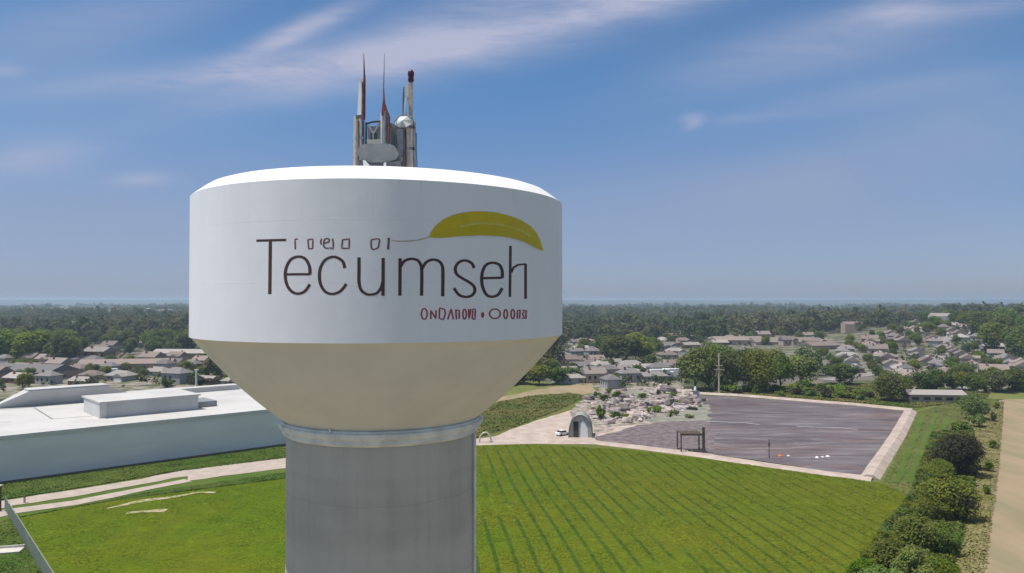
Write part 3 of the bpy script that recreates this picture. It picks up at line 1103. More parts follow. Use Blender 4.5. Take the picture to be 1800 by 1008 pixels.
a, o = aerial('equipment_rack', 'dark steel rack with a pale V brace beside the central mast', 'equipment rack', 408, .2)
rod(a, o, 'upright', [(352, 612), (350, 940)], .055, M['dark_metal'], .2, 6, True)
rod(a, o, 'upright', [(458, 600), (458, 940)], .055, M['dark_metal'], .2, 6, True)
rod(a, o, 'crossbar', [(350, 622), (400, 608), (460, 604)], .05, M['timber'], .15, 6)
rod(a, o, 'crossbar', [(350, 788), (460, 784)], .06, M['dark_metal'], .2, 6)
rod(a, o, 'brace', [(366, 628), (404, 690), (404, 745)], .05, M['pale_metal'], .1, 6)
rod(a, o, 'brace', [(446, 618), (408, 688)], .05, M['pale_metal'], .12, 6)
plate(a, o, 'back_plate', [(362, 640), (450, 640), (448, 742), (366, 742)], .05, M['steel_grey'], .4)
plate(a, o, 'junction_box', [(386, 690), (430, 690), (432, 745), (384, 745)], .2, M['dark_metal'], .2)
plate(a, o, 'tray', [(362, 745), (458, 742), (456, 768), (364, 772)], .45, M['slab'], .05)

a, o = aerial('equipment_drum', 'grey eight sided equipment drum lying on the white tank roof', 'equipment drum', 460, -.9)
plate(a, o, 'drum_shell', [(306, 850), (330, 800), (400, 788), (520, 790), (580, 812), (610, 862), (590, 905), (530, 925), (390, 925), (330, 908)], 1.5, M['grey_panel'], -.9)
plate(a, o, 'drum_rim', [(300, 850), (326, 794), (400, 780), (520, 782), (584, 806), (618, 862), (596, 911), (530, 932), (390, 932), (324, 914)], .12, M['dark_metal'], -1.55)
plate(a, o, 'foot', [(296, 895), (318, 890), (362, 945), (290, 990)], .25, M['dark_metal'], -1.85)
plate(a, o, 'foot', [(490, 912), (606, 900), (606, 990), (492, 990)], .25, M['dark_metal'], -1.85)
plate(a, o, 'foot_pad', [(330, 896), (345, 894), (376, 925), (372, 990), (345, 990)], .3, M['white_plain'], -2.0)
plate(a, o, 'foot_pad', [(484, 916), (500, 908), (506, 990), (484, 990)], .3, M['white_plain'], -2.0)

a, o = aerial('panel_cabinet', 'dark grey ribbed cabinet standing behind the white faceted dish', 'cabinet', 605, .1)
plate(a, o, 'cabinet_body', [(566, 640), (645, 655), (648, 990), (570, 990)], .6, M['dark_metal'], .1)
plate(a, o, 'cabinet_door', [(580, 655), (622, 662), (624, 860), (584, 830)], .05, M['steel_grey'], -.23)
plate(a, o, 'side_flap', [(530, 615), (562, 625), (560, 785), (532, 775)], .15, M['grey_panel'], 0)

a, o = aerial('antenna_mast', 'tan right hand mast with pale panel and a dark red beacon on top', 'antenna mast', 676)
rod(a, o, 'pole', [(664, 600), (662, 940)], .14, M['tan_metal'], -.05, to_roof=True)
rod(a, o, 'pole', [(686, 600), (688, 940)], .14, M['pale_metal'], .0, to_roof=True)
rod(a, o, 'pole', [(708, 610), (712, 940)], .06, M['steel_grey'], .1, to_roof=True)
plate(a, o, 'panel_antenna', [(664, 330), (696, 318), (694, 606), (668, 600)], .2, M['tan_metal'], 0)
plate(a, o, 'panel_antenna', [(640, 350), (664, 330), (666, 470), (642, 420)], .1, M['pale_metal'], .02)
m = MB()
c = AP(682, 270) - o
m.lathe([(.0, -.32), (.1, -.32), (.16, -.22), (.13, -.05), (.17, .05), (.15, .22), (.08, .31), (.0, .33)], 16, c)
m.build('beacon_lamp', M['beacon'], a, 50)
rod(a, o, 'whip_antenna', [(628, 350), (627, 410), (624, 480), (622, 600)], [.025, .05, .035, .03], M['dark_metal'], -.1)
rod(a, o, 'rim_stay', [(650, 425), (640, 500), (652, 590)], .04, M['pale_metal'], -.15)
rod(a, o, 'cable', [(700, 600), (698, 760), (704, 940)], .025, M['rubber'], -.2, 6, True)
plate(a, o, 'clamp', [(650, 640), (712, 640), (712, 660), (650, 660)], .36, M['dark_metal'], 0)
plate(a, o, 'clamp', [(650, 800), (714, 800), (714, 818), (650, 818)], .36, M['dark_metal'], 0)
rod(a, o, 'cable', [(722, 690), (722, 820), (728, 940)], .03, M['blue_plain'], .2, 6, True)

a, o = aerial('dish_antenna', 'small white faceted dish clamped between the cabinet and right mast', 'dish antenna', 625, -.5)
m = MB()
c = AP(628, 608, -.5) - o
rim = []
for k in range(8):
    an = 2 * math.pi * k / 8 + .3
    rim.append(c + Vector((.44 * math.cos(an), .06 * math.cos(an * 2), .30 * math.sin(an) + .05 * math.cos(an))))
tip = c + Vector((-.02, -.28, .02))
bk = c + Vector((0, .25, 0))
for k in range(8):
    m.cur = (0, 1, 0, 0, 1, 2, 0, 1)[k]  # greyer facets put shading into the colour of the white dish
    m.quad(rim[k], rim[(k + 1) % 8], tip)
    m.quad(rim[(k + 1) % 8], rim[k], bk)
m.build('dish_shell', [M['white_plain'], M['pale_metal'], M['steel_grey']], a)
m = MB()
m.tube([c + Vector((-.46, -.02, .0)), c + Vector((-.30, .0, .30)), c + Vector((.05, -.02, .38)), c + Vector((.38, 0, .24)), c + Vector((.52, .02, .02))], .035, 6)
m.build('dish_rim', M['steel_grey'], a, 50)
m = MB()
m.tube([c + Vector((0, .2, 0)), c + Vector((.3, .45, 0))], .05, 6)
m.tube([c + Vector((.30, .40, .05)), Vector((c.x + .30, c.y + .45, -.05))], .04, 6)
m.build('dish_arm', M['dark_metal'], a)

# ------------------------------------------------------------------ FACTORY with white roof
A0, B0 = G(0, 850), G(490, 784)
ud = (B0 - A0).normalized()
nd = Vector((-ud.y, ud.x, 0))          # away from the camera
A1 = A0 - ud * 55
LEN = (B0 - A1).length + 14
_p = G(395, 686, 9.6) - A1
DEP = _p.dot(nd)
FH = 9.6
fac = thing('factory_building', 'long low factory with blue grey wall and bright white flat roof', 'building', A1, math.atan2(ud.y, ud.x))
mb = MB()
mb.box(0, LEN, 0, DEP, .35, FH - .5)
mb.build('wall', M['fac_wall'], fac)
mb = MB()
mb.box(-.05, LEN + .05, -.06, DEP + .05, 0, .35)
mb.build('base_strip', M['brown_base'], fac)
mb = MB()
mb.box(-.25, LEN + .25, -.25, DEP + .25, FH - .5, FH)
rf = mb.build('roof', M['fac_roof'], fac)
mb = MB()
mb.box(-.3, LEN + .3, -.32, .45, FH - .55, FH + .22)
mb.box(-.3, LEN + .3, DEP - .4, DEP + .3, FH - .55, FH + .22)
mb.build('parapet', M['fac_trim'], rf)


def fl(px, py, z):
    """pixel on the roof level -> factory coordinates"""
    p = G(px, py, z) - A1
    return p.x * ud.x + p.y * ud.y, p.x * nd.x + p.y * nd.y


# raised hall at the back with sloped ends
x0, y0 = fl(46, 713, FH)
x1, _ = fl(205, 702, FH)
y1 = min(y0 + 40, DEP - 1.5)
hh = 4.2
m = MB()
P = [(x0 - 9, y0 - 1), (x1 + 7, y0 - 1), (x1 + 7, y1), (x0 - 9, y1)]
Q = [(x0, y0 + 2.0), (x1 - 3, y0 + 2.0), (x1 - 3, y1 - 2), (x0, y1 - 2)]
for i in range(4):
    j = (i + 1) % 4
    m.quad((*P[i], FH + .02), (*P[j], FH + .02), (*Q[j], FH + hh), (*Q[i], FH + hh))
hall = m.build('raised_hall', M['fac_side'], fac)
m = MB()
m.prism([(q[0] + (-.3 if k in (0, 3) else .3), q[1] + (-.3 if k < 2 else .3)) for k, q in enumerate(Q)], FH + hh, FH + hh + .35)
m.build('hall_roof', M['fac_roof'], hall)
# long box with grey face
x2, y2 = fl(190, 735, FH)
x3, _ = fl(338, 717, FH)
m = MB()
m.box(x2, x3, y2, y2 + 16, FH, FH + 3.6)
blk = m.build('roof_block', M['fac_side'], fac)
m = MB()
m.box(x2 - 2.0, x3 + .4, y2 - .4, y2 + 16.4, FH + 3.6, FH + 4.0)
m.build('block_roof', M['fac_roof'], blk)
m = MB()
m.box(x2 - 1.8, x2, y2 + .3, y2 + 15, FH, FH + 3.6)
m.build('block_end', M['fac_trim'], blk)
m = MB()
m.box(x3 + .02, x3 + 6, y2 + 3, y2 + 12, FH, FH + 1.5)
m.build('air_unit', M['grey_panel'], fac)
# second low roof tier behind
x4, y4 = fl(215, 700, FH)
m = MB()
m.box(x4, x4 + 34, y4 + 3, DEP - 1.0, FH, FH + 1.5)
m.build('roof_block', M['fac_roof'], fac)
# dark seams in the membrane
m = MB()
for (a, b) in (((-40, 724), (60, 716)), ((60, 716), (180, 705)), ((60, 717), (92, 737)), ((92, 737), (170, 731)), ((-60, 745), (20, 742))):
    p, q = fl(*a, FH), fl(*b, FH)
    v = Vector((q[0] - p[0], q[1] - p[1], 0)).normalized()
    n = Vector((-v.y, v.x, 0)) * .22
    m.quad((p[0] - n.x, p[1] - n.y, FH + .02), (q[0] - n.x, q[1] - n.y, FH + .02), (q[0] + n.x, q[1] + n.y, FH + .02), (p[0] + n.x, p[1] + n.y, FH + .02))
m.build('roof_seams', M['fac_dark'], rf)

# a post on the far roof edge
p = G(345, 690, 0)
t = thing('white_post', 'slim white post beyond the factory roof beside the scrub', 'post', (p.x, p.y, 0))
m = MB()
m.tube([(0, 0, 0), (0, 0, 9.0)], [.5, .35], 8)
m.build('shaft', M['white_plain'], t, 50)
m = MB()
m.box(-.8, .8, -.3, .3, 9.0, 9.5)
m.build('cap', M['white_plain'], t)

# ------------------------------------------------------------------ TREES
def lobes_for(rng, w, h, n, low):
    L = []
    for i in range(n):
        for _ in range(40):
            x, y, z = rng.uniform(-1, 1), rng.uniform(-1, 1), rng.uniform(-1, 1)
            if x * x + y * y + z * z < 1:
                break
        r = rng.uniform(.12, .29) * min(w, h - low)
        zc = low + (h - low) * (.5 + .5 * z * .72)
        k = 1.0 if z < .2 else 1.0 - .5 * (z - .2)
        L.append((x * w * .42 * k, y * w * .42 * k, zc, r))
    return L


def leaf_cloud(rs, L, nq, qs, up=.85, sq=.85):
    """leaf-clump faces over the shells of a set of lobes"""
    L = np.array(L)
    area = L[:, 3] ** 2
    idx = rs.choice(len(L), nq, p=area / area.sum())
    d = rs.normal(size=(nq, 3))
    d[:, 2] += .25
    d /= np.linalg.norm(d, axis=1)[:, None]
    rad = L[idx, 3] * (rs.uniform(.7, 1.12, nq) ** .6)
    c = L[idx, :3] + d * rad[:, None] * np.array([1, 1, sq])
    n = d * .9 + rs.normal(size=(nq, 3)) * .55 + np.array([0, 0, up])
    n /= np.linalg.norm(n, axis=1)[:, None]
    a = np.cross(n, rs.normal(size=(nq, 3)))
    a /= np.linalg.norm(a, axis=1)[:, None]
    b = np.cross(n, a)
    s = qs * rs.uniform(.5, 1.35, nq)[:, None]
    s2 = s * rs.uniform(.5, .95, nq)[:, None]
    k = n * s * .22
    V = np.stack([c + a * s, c + b * s2 + k, c - a * s, c - b * s2 + k], 1)
    return V.reshape(-1, 3)


def make_tree(name, kind, w, h, nl, nq, qs, seed, mat, trunk=True, low=None):
    rng = random.Random(seed)
    rs = np.random.RandomState(seed)
    low = h * .22 if low is None else low
    L = lobes_for(rng, w, h, nl, low)
    L.append((0, 0, low + (h - low) * .5, .34 * min(w, h)))
    V = leaf_cloud(rs, L, nq, qs)
    V[:, 2] = np.maximum(V[:, 2], .05 + rs.uniform(0, .2, len(V)))
    root = bpy.data.objects.new(name, None)
    COL.objects.link(root)
    np_mesh('crown', V, 4, mat, root)
    m = MB()
    tr = max(.1, h * .022)
    top = low + (h - low) * .45
    m.tube([(0, 0, -.1), (tr * .3, 0, low * .6), (-tr * .5, tr * .4, top)], [tr * 1.35, tr, tr * .5], 7)
    for q in L[:5]:
        m.tube([(0, 0, low * .75), (q[0] * .5, q[1] * .5, (low * .75 + q[2]) * .5), (q[0], q[1], q[2])], [tr * .55, tr * .38, tr * .15], 5)
    m.build('trunk', M['bark'], root, 60)
    note_kids(root)
    return root


STOCK = {}
used_first = set()


def stock(key, *args):
    STOCK[key] = [make_tree(*a) for a in args]


def sp(name, kind, w, h, nl, nq, qs, mat, n, seed, low=None):
    STOCK[kind] = [make_tree(name, kind, w, h, nl, nq, qs, seed + i, LEAF[mat] if not isinstance(mat, (list, tuple)) else LEAF[mat[i % len(mat)]], True, low) for i in range(n)]


sp('broadleaf_tree', 'mid', 10, 10, 26, 3600, .36, (0, 1, 0), 4, 100, 1.2)
sp('broadleaf_tree', 'dark', 10, 10, 26, 3600, .36, 1, 3, 120, 1.0)
sp('broadleaf_tree', 'big', 10, 10, 44, 6500, .25, 0, 2, 130, .5)
sp('broadleaf_tree', 'bigdark', 10, 10, 44, 6500, .25, 3, 1, 140, .5)
sp('leafy_bush', 'bush', 10, 7, 36, 6000, .24, (0, 2), 3, 150, .2)
sp('leafy_bush', 'shrub', 5, 3.5, 12, 420, .35, (2, 0), 3, 160, .1)
sp('leafy_bush', 'scrub', 5, 3.5, 12, 420, .35, (3, 0), 2, 170, .1)
sp('slender_tree', 'slim', 4, 12, 16, 900, .5, (1, 0), 2, 180, .8)
NTREE = [0]


def tree(kind, x, y, w, h, label, cat='tree', group=None, rng=R0):
    base = rng.choice(STOCK[kind])
    if base.name in used_first:
        o = copy_tree(base)
    else:
        o = base
        used_first.add(base.name)
    bw = {'mid': (10, 10), 'dark': (10, 10), 'big': (10, 10), 'bigdark': (10, 10), 'bush': (10, 7), 'shrub': (5, 3.5), 'scrub': (5, 3.5), 'slim': (4, 12)}[kind]
    o.location = (x, y, hz(x, y))
    o.rotation_euler = (0, 0, rng.uniform(0, 6.28))
    s = w / bw[0] * 1.02
    o.scale = (s * rng.uniform(.92, 1.08), s * rng.uniform(.92, 1.08), h / bw[1])
    tag(o, label, cat, group)
    NTREE[0] += 1
    return o


def tree_px(kind, px, py, wpx, hpx, label, cat='tree', group=None):
    """base pixel and pixel size of a tree -> planted in metres"""
    p = G(px, py)
    k = p.y / F
    return tree(kind, p.x, p.y, wpx * k, hpx * k, label, cat, group)


# hedgerow on the right
HG = 'hedgerow between the crop and the dirt field'
tree_px('bigdark', 1680, 838, 82, 78, 'dark brownish round tree, topmost dark crown of the right hedgerow', 'tree', HG)
tree_px('bigdark', 1705, 826, 44, 58, 'narrower brown green tree on the dirt field side of the dark round tree', 'tree', HG)
tree_px('big', 1655, 846, 44, 40, 'low green bush at the left foot of the dark round tree', 'bush', HG)
tree_px('big', 1668, 912, 84, 72, 'full green tree just in front of the dark round tree', 'tree', HG)
tree_px('bigdark', 1692, 915, 46, 62, 'dark tree beside dry grass casting shadow on the rutted margin', 'tree', HG)
tree_px('bush', 1640, 918, 60, 46, 'bright leafy bush left of the full green tree', 'bush', HG)
tree_px('big', 1612, 975, 74, 72, 'tall green bush at the middle of the lower hedgerow clump', 'bush', HG)
tree_px('bush', 1655, 975, 60, 48, 'broad bush on the grass strip edge of the lower clump', 'bush', HG)
tree_px('big', 1570, 1012, 78, 66, 'large dark green bush at the crop edge of the lower clump', 'bush', HG)
tree_px('bush', 1618, 1032, 88, 70, 'wide leafy bush cut by the bottom of the picture', 'bush', HG)
tree_px('bush', 1520, 1026, 66, 42, 'low bright bush furthest into the crop field', 'bush', HG)
tree_px('big', 1655, 1045, 70, 66, 'bottom bush nearest the wheel ruts', 'bush', HG)
tree_px('bush', 1560, 1060, 90, 62, 'bottom bush in front of the large dark green bush', 'bush', HG)
tree_px('big', 1712, 738, 50, 50, 'round green tree at the head of the dry grass margin', 'tree', HG)
tree_px('scrub', 1722, 752, 30, 24, 'brown scrub under the round green tree', 'bush', HG)
tree_px('scrub', 1690, 760, 34, 20, 'brown scrub on the bare soil bank', 'bush', HG)
for i, (px, py, w, hgt) in enumerate(((1748, 742, 16, 18), (1745, 790, 18, 16), (1738, 830, 18, 18), (1733, 870, 18, 18), (1752, 720, 14, 14))):
    tree_px('shrub', px, py, w, hgt, 'small green shrub along the edge of the tan dirt field', 'bush', 'shrubs along the dirt field')

# trees round the lagoon
tree_px('big', 1568, 706, 62, 56, 'round dark green tree behind the far right corner of the lagoon', 'tree')
tree_px('mid', 1592, 700, 26, 40, 'thin tree beside the round tree at the lagoon corner', 'tree')
tree_px('dark', 1478, 676, 58, 38, 'dark low tree in front of the rubbly roofs above the lagoon', 'tree')
CG = 'tree clump above the lagoon'
for (k, px, py, w, hgt, lab) in (
        ('mid', 1222, 686, 64, 74, 'leftmost dark tree of the clump above the lagoon'),
        ('big', 1246, 684, 50, 80, 'yellow green tree left of the pale utility pole'),
        ('mid', 1290, 688, 60, 76, 'full tree just right of the pale utility pole'),
        ('big', 1332, 690, 66, 80, 'tallest broad tree at the middle of the clump above the lagoon'),
        ('mid', 1372, 684, 52, 62, 'shadowed tree right of the tallest broad tree'),
        ('mid', 1408, 678, 58, 54, 'rounded brownish tree at the right end of the clump'),
        ('dark', 1420, 660, 44, 52, 'dark tree behind the right end of the clump'),
        ('mid', 1265, 665, 60, 62, 'tree behind the pale utility pole'),
        ('dark', 1315, 668, 60, 60, 'dark tree behind the tallest broad tree'),
        ('mid', 1360, 664, 50, 52, 'tree behind the shadowed tree of the clump')):
    tree_px(k, px, py, w, hgt, lab, 'tree', CG)
rng = random.Random(21)
for i in range(42):
    px = rng.uniform(1262, 1540)
    py = 692 + (px - 1262) * .055 + rng.uniform(-12, 2) - 3
    tree_px('shrub' if rng.random() < .75 else 'scrub', px, py, rng.uniform(18, 40), rng.uniform(9, 20), 'pale green shrub on the weedy bank behind the lagoon', 'bush', 'shrubs on the far lagoon bank')
for i in range(9):
    tree_px('shrub', rng.uniform(1600, 1735), rng.uniform(690, 712), rng.uniform(14, 26), rng.uniform(10, 18), 'shrub in the meadow right of the lagoon corner', 'bush', 'shrubs in the corner meadow')
# bushes beside the tank cone
for i, (px, py, w, hgt) in enumerate(((915, 676, 40, 30), (948, 677, 44, 36), (980, 676, 40, 34), (1005, 672, 34, 28), (930, 668, 40, 40), (965, 664, 44, 34), (890, 678, 40, 34))):
    tree_px('mid' if i % 2 else 'dark', px, py, w, hgt, 'dark leafy bush beyond the green paddock beside the tank cone', 'bush', 'bushes beyond the paddock')
# dark wood left of the clump
for i, (px, py, w, hgt) in enumerate(((1075, 636, 48, 50), (1100, 640, 54, 54), (1130, 638, 44, 46), (1060, 625, 40, 36), (1118, 625, 44, 42), (1150, 628, 36, 34))):
    tree_px('mid' if i % 3 else 'dark', px, py, w, hgt, 'dark tree in the grove between the rubble roofs and the lagoon clump', 'tree', 'dark grove')
rng = random.Random(5)
# shrubs in the rubble
for i in range(22):
    px, py = rng.uniform(1045, 1225), rng.uniform(688, 738)
    tree_px('shrub' if i % 2 else 'scrub', px, py, rng.uniform(10, 30), rng.uniform(5, 12), 'small weed bush growing among the broken concrete', 'bush', 'weeds in the rubble yard')
tree_px('shrub', 1054, 738, 22, 26, 'yellowish tall weed beside the hoop shelter', 'bush')

# ------------------------------------------------------------------ HOUSES
WALLS = [simple('siding_white', (.46, .45, .43), (.38, .37, .355), 1.5, .8, coords='Object', vary=.12), simple('brick_red', (.27, .15, .12), (.21, .12, .10), 3, .9, coords='Object', vary=.15),
         simple('brick_tan', (.40, .31, .25), (.33, .26, .21), 3, .9, coords='Object', vary=.15), simple('siding_grey', (.38, .37, .36), (.32, .31, .30), 2, .85, coords='Object', vary=.15)]
ROOFS = [simple('shingle_grey', (.19, .175, .168), (.14, .13, .126), 2.5, .9, coords='Object', vary=.25, bump=.3), simple('shingle_brown', (.235, .19, .165), (.18, .145, .128), 2.5, .9, coords='Object', vary=.25, bump=.3),
         simple('shingle_pale', (.31, .285, .265), (.25, .23, .215), 2.5, .9, coords='Object', vary=.22, bump=.3)]


def make_house(i, w, d, h, pitch, hip, wm, rm, wing):
    root = bpy.data.objects.new('house', None)
    COL.objects.link(root)
    m = MB()
    m.box(-w / 2, w / 2, -d / 2, d / 2, 0, h)
    rise = d / 2 * pitch
    if not hip:
        for s in (-1, 1):
            m.quad((s * w / 2, -d / 2, h), (s * w / 2, d / 2, h), (s * w / 2, 0, h + rise - .05))
    if wing:
        m.box(w * .08, w / 2 - .2, -d / 2 - 3.2, -d / 2 + .01, 0, h - .15)
    m.build('wall', WALLS[wm], root)
    m = MB()
    e, t = .55, .22
    hw, hd = w / 2 + e, d / 2 + e
    zl = h - e * pitch * .0
    inset = (d / 2) * (.9 if hip else 0)
    rx = hw - inset if hip else hw
    for dz in (0, t):
        pass
    A, B, C, D = (-hw, -hd, zl), (hw, -hd, zl), (hw, hd, zl), (-hw, hd, zl)
    E, Fp = (-rx, 0, zl + rise + .25), (rx, 0, zl + rise + .25)
    m.v = [A, B, C, D, E, Fp] + [(p[0], p[1], p[2] - t) for p in (A, B, C, D)]
    m.f = [(0, 1, 5, 4), (2, 3, 4, 5), (1, 2, 5), (3, 0, 4), (6, 7, 1, 0), (7, 8, 2, 1), (8, 9, 3, 2), (9, 6, 0, 3), (9, 8, 7, 6)]
    m.mi = [0] * 9
    if wing:
        x0, x1, y0 = w * .08 - .4, w / 2 + .2, -d / 2 - 3.6
        xm = (x0 + x1) / 2
        r2 = (x1 - x0) / 2 * pitch
        n = len(m.v)
        m.v += [(x0, y0, h - .1), (x1, y0, h - .1), (xm, y0, h - .1 + r2), (x0, .5, h - .1), (x1, .5, h - .1), (xm, -.2, h - .1 + r2)]
        m.f += [(n, n + 2, n + 5, n + 3), (n + 2, n + 1, n + 4, n + 5), (n, n + 1, n + 2)]
        m.mi += [0, 0, 0]
    roof = m.build('roof', ROOFS[rm], root)
    m = MB()
    m.box(w * .22, w * .22 + .9, d * .12, d * .12 + .9, h, h + rise + 1.0)
    m.build('chimney', WALLS[1], roof)
    for s in (-1, 1):
        for fx in ((-.3, -.02) if s < 0 else (-.3, .05, .32)):
            if wing and s < 0 and fx > .05:
                continue
            m = MB()
            y = s * (d / 2 + .03)
            m.box(w * fx - .7, w * fx + .7, min(y, y - s * .08), max(y, y - s * .08), h * .38, h * .75)
            m.build('window', M['black_glass'], root)
    m = MB()
    m.box(-w * .16 - .5, -w * .16 + .5, -d / 2 - .05, -d / 2 + .05, 0, 2.1)
    m.build('door', M['timber'], root)
    if wing:
        m = MB()
        m.box(w * .14, w / 2 - .9, -d / 2 - 3.26, -d / 2 - 3.15, .05, 2.3)
        m.build('garage_door', M['white_plain'], root)
    note_kids(root)
    return root


HOUSE = [make_house(i, *a) for i, a in enumerate((
    (13, 9, 3.0, .55, False, 0, 0, True), (14, 10, 3.1, .5, True, 2, 1, True), (12, 9, 5.4, .55, True, 3, 0, False), (15, 9.5, 3.0, .45, False, 1, 2, False),
    (13, 10, 5.6, .6, False, 2, 1, True), (16, 10, 3.2, .5, True, 3, 2, True), (11, 9, 3.0, .6, False, 0, 1, False)))]
house_used = set()
occupied = []


def put_house(x, y, rz, label, group, rng, s=1.0, key=None):
    base = HOUSE[rng.randrange(len(HOUSE))] if key is None else HOUSE[key]
    if base.name in house_used:
        o = copy_tree(base)
    else:
        o = base
        house_used.add(base.name)
    o.location = (x, y, hz(x, y))
    o.rotation_euler = (0, 0, rz)
    o.scale = (s, s, s)
    tag(o, label, 'house', group)
    occupied.append((x, y, 7.5 * s))
    return o


def free(x, y, r):
    return all((x - a) ** 2 + (y - b) ** 2 > (r + c) ** 2 for a, b, c in occupied)


NH = [0]


def estate(poly, ang, dx, dy, label, group, seed, tlabel, tgroup, pt=.5, s=1.0, cap=200, tkinds=('mid', 'dark'), th=(6, 10)):
    rng = random.Random(seed)
    pts = [G(*p) for p in poly]
    cx, cy = sum(p.x for p in pts) / len(pts), sum(p.y for p in pts) / len(pts)
    R = max(math.hypot(p.x - cx, p.y - cy) for p in pts)
    ca, sa = math.cos(ang), math.sin(ang)
    n = 0
    k1, k2 = int(R / dx) + 1, int(R / dy) + 1
    for j in range(-k2, k2 + 1):
        for i in range(-k1, k1 + 1):
            u, v = i * dx + rng.uniform(-2, 2), j * dy + rng.uniform(-2.5, 2.5)
            x, y = cx + u * ca - v * sa, cy + u * sa + v * ca
            if not inside(toPX(x, y), poly):
                continue
            if n < cap and rng.random() < .86 and free(x, y, 5.5 * s):
                put_house(x, y, ang + (0 if j % 2 else math.pi) + rng.uniform(-.06, .06) + (math.pi / 2 if rng.random() < .15 else 0), label, group, rng, s * rng.uniform(.9, 1.15))
                n += 1
            if rng.random() < pt:
                x2, y2 = x + ca * dx * .5 * rng.choice((-1, 1)) - sa * dy * .42, y + sa * dx * .5 + ca * dy * .42
                hgt = rng.uniform(*th)
                tree(rng.choice(tkinds), x2, y2, hgt * rng.uniform(.75, 1.05), hgt, tlabel, 'tree', tgroup, rng)
    NH[0] += n
    return n


estate([(1440, 660), (1462, 628), (1520, 618), (1570, 606), (1610, 592), (1660, 585), (1700, 596), (1690, 640), (1660, 684), (1600, 690), (1560, 662), (1500, 655)], math.radians(70), 13, 22,
       'house with a dull shingle roof in the estate beyond the lagoon', 'houses beyond the lagoon', 31, 'garden tree among the roofs beyond the lagoon', 'trees among the houses beyond the lagoon', .42, s=.76, cap=105, th=(5, 9))
estate([(1710, 600), (1760, 600), (1800, 625), (1830, 660), (1800, 676), (1720, 682), (1690, 670)], math.radians(65), 14, 23,
       'grey roofed house right of the estate street, behind the far meadow', 'houses behind the far meadow', 32, 'garden tree between the houses behind the far meadow', 'trees behind the far meadow', .5, s=.76, cap=50, th=(5, 10))
estate([(990, 640), (1050, 634), (1130, 648), (1195, 642), (1200, 672), (1120, 684), (1020, 682), (975, 664)], math.radians(15), 14, 21,
       'low house with grey brown roof behind the rubble yard', 'houses behind the rubble yard', 33, 'scrubby tree among the houses behind the rubble yard', 'trees behind the rubble yard', .55, s=.72, cap=30, th=(4, 7))
estate([(1000, 622), (1010, 602), (1055, 604), (1055, 630)], math.radians(20), 18, 28, 'brown roofed house on the rise right of the tank cone', 'houses on the rise', 34, 'tree among brown roofed houses on the rise', 'trees on the rise', .5, s=.85, cap=14)
estate([(1140, 624), (1160, 592), (1230, 594), (1225, 612), (1180, 640)], math.radians(10), 20, 32, 'pale house between the dark grove and lagoon tree clump', 'houses by the dark grove', 35, 'tree between pale houses by the dark grove', 'trees by the dark grove', .55, s=.85, cap=16)
estate([(1240, 600), (1440, 598), (1455, 616), (1420, 618), (1330, 612), (1240, 612)], math.radians(5), 22, 34, 'tan house in the long row above the lagoon tree clump', 'houses above the tree clump', 36, 'tree in the long row of houses above the lagoon clump', 'trees above the clump', .7, s=.85, cap=22)
estate([(0, 640), (90, 632), (170, 648), (270, 640), (330, 636), (420, 650), (450, 684), (330, 682), (200, 676), (140, 686), (-60, 696), (-60, 655)], math.radians(-20), 17, 23,
       'wide grey roofed house behind the white factory roof', 'houses behind the factory', 37, 'tree among grey roofs behind the factory', 'trees behind the factory', .8, s=.8, cap=52, th=(4, 8))
estate([(140, 618), (190, 612), (330, 592), (335, 618), (240, 628), (160, 634)], math.radians(-12), 24, 34, 'pale roofed house showing between the dark trees left of the tank', 'houses in the left wood', 38, 'dark tree beside pale roofs left of the tank', 'trees by the left roofs', .7, cap=18, th=(8, 12))

M['lots'] = simple('bare_lot_gravel', (.27, .235, .21), (.10, .115, .055), .16, .95, bump=.5, detail=9, lo=.42, hi=.58, spec=.05)
for poly in ([(1440, 662), (1458, 632), (1520, 620), (1580, 608), (1620, 594), (1668, 588), (1700, 600), (1700, 640), (1690, 690), (1600, 690), (1560, 664), (1500, 660)],
             [(1705, 610), (1760, 604), (1800, 628), (1830, 662), (1800, 680), (1710, 690)],
             [(975, 664), (990, 636), (1050, 630), (1130, 646), (1200, 640), (1204, 684), (1120, 688), (1020, 684)],
             [(1140, 624), (1160, 594), (1240, 596), (1440, 598), (1455, 616), (1330, 612), (1240, 614), (1180, 640)],
             [(-40, 672), (-40, 640), (90, 630), (170, 646), (330, 634), (430, 650), (450, 686), (140, 692), (-60, 704)]):
    sheet('bare_lots', poly, .055, M['lots'], 8, 2.0)
# streets of the estate
ribbon('estate_street', [G(1690, 684), G(1705, 640), G(1716, 612), G(1722, 592), G(1726, 580)], 13, .08, M['asphalt'], .3)
ribbon('estate_street', [G(1632, 668), G(1650, 640), G(1660, 620), G(1662, 604)], 9, .085, M['asphalt'], .3)
ribbon('estate_street', [G(1450, 668), G(1560, 655), G(1700, 650), G(1820, 655)], 8, .09, M['asphalt'], .3)
ribbon('estate_street', [G(-30, 648), G(150, 651), G(320, 645), G(430, 655)], 9, .08, M['asphalt'], .3)
ribbon('estate_street', [G(980, 672), G(1100, 668), G(1200, 662)], 7, .08, M['asphalt'], .3)

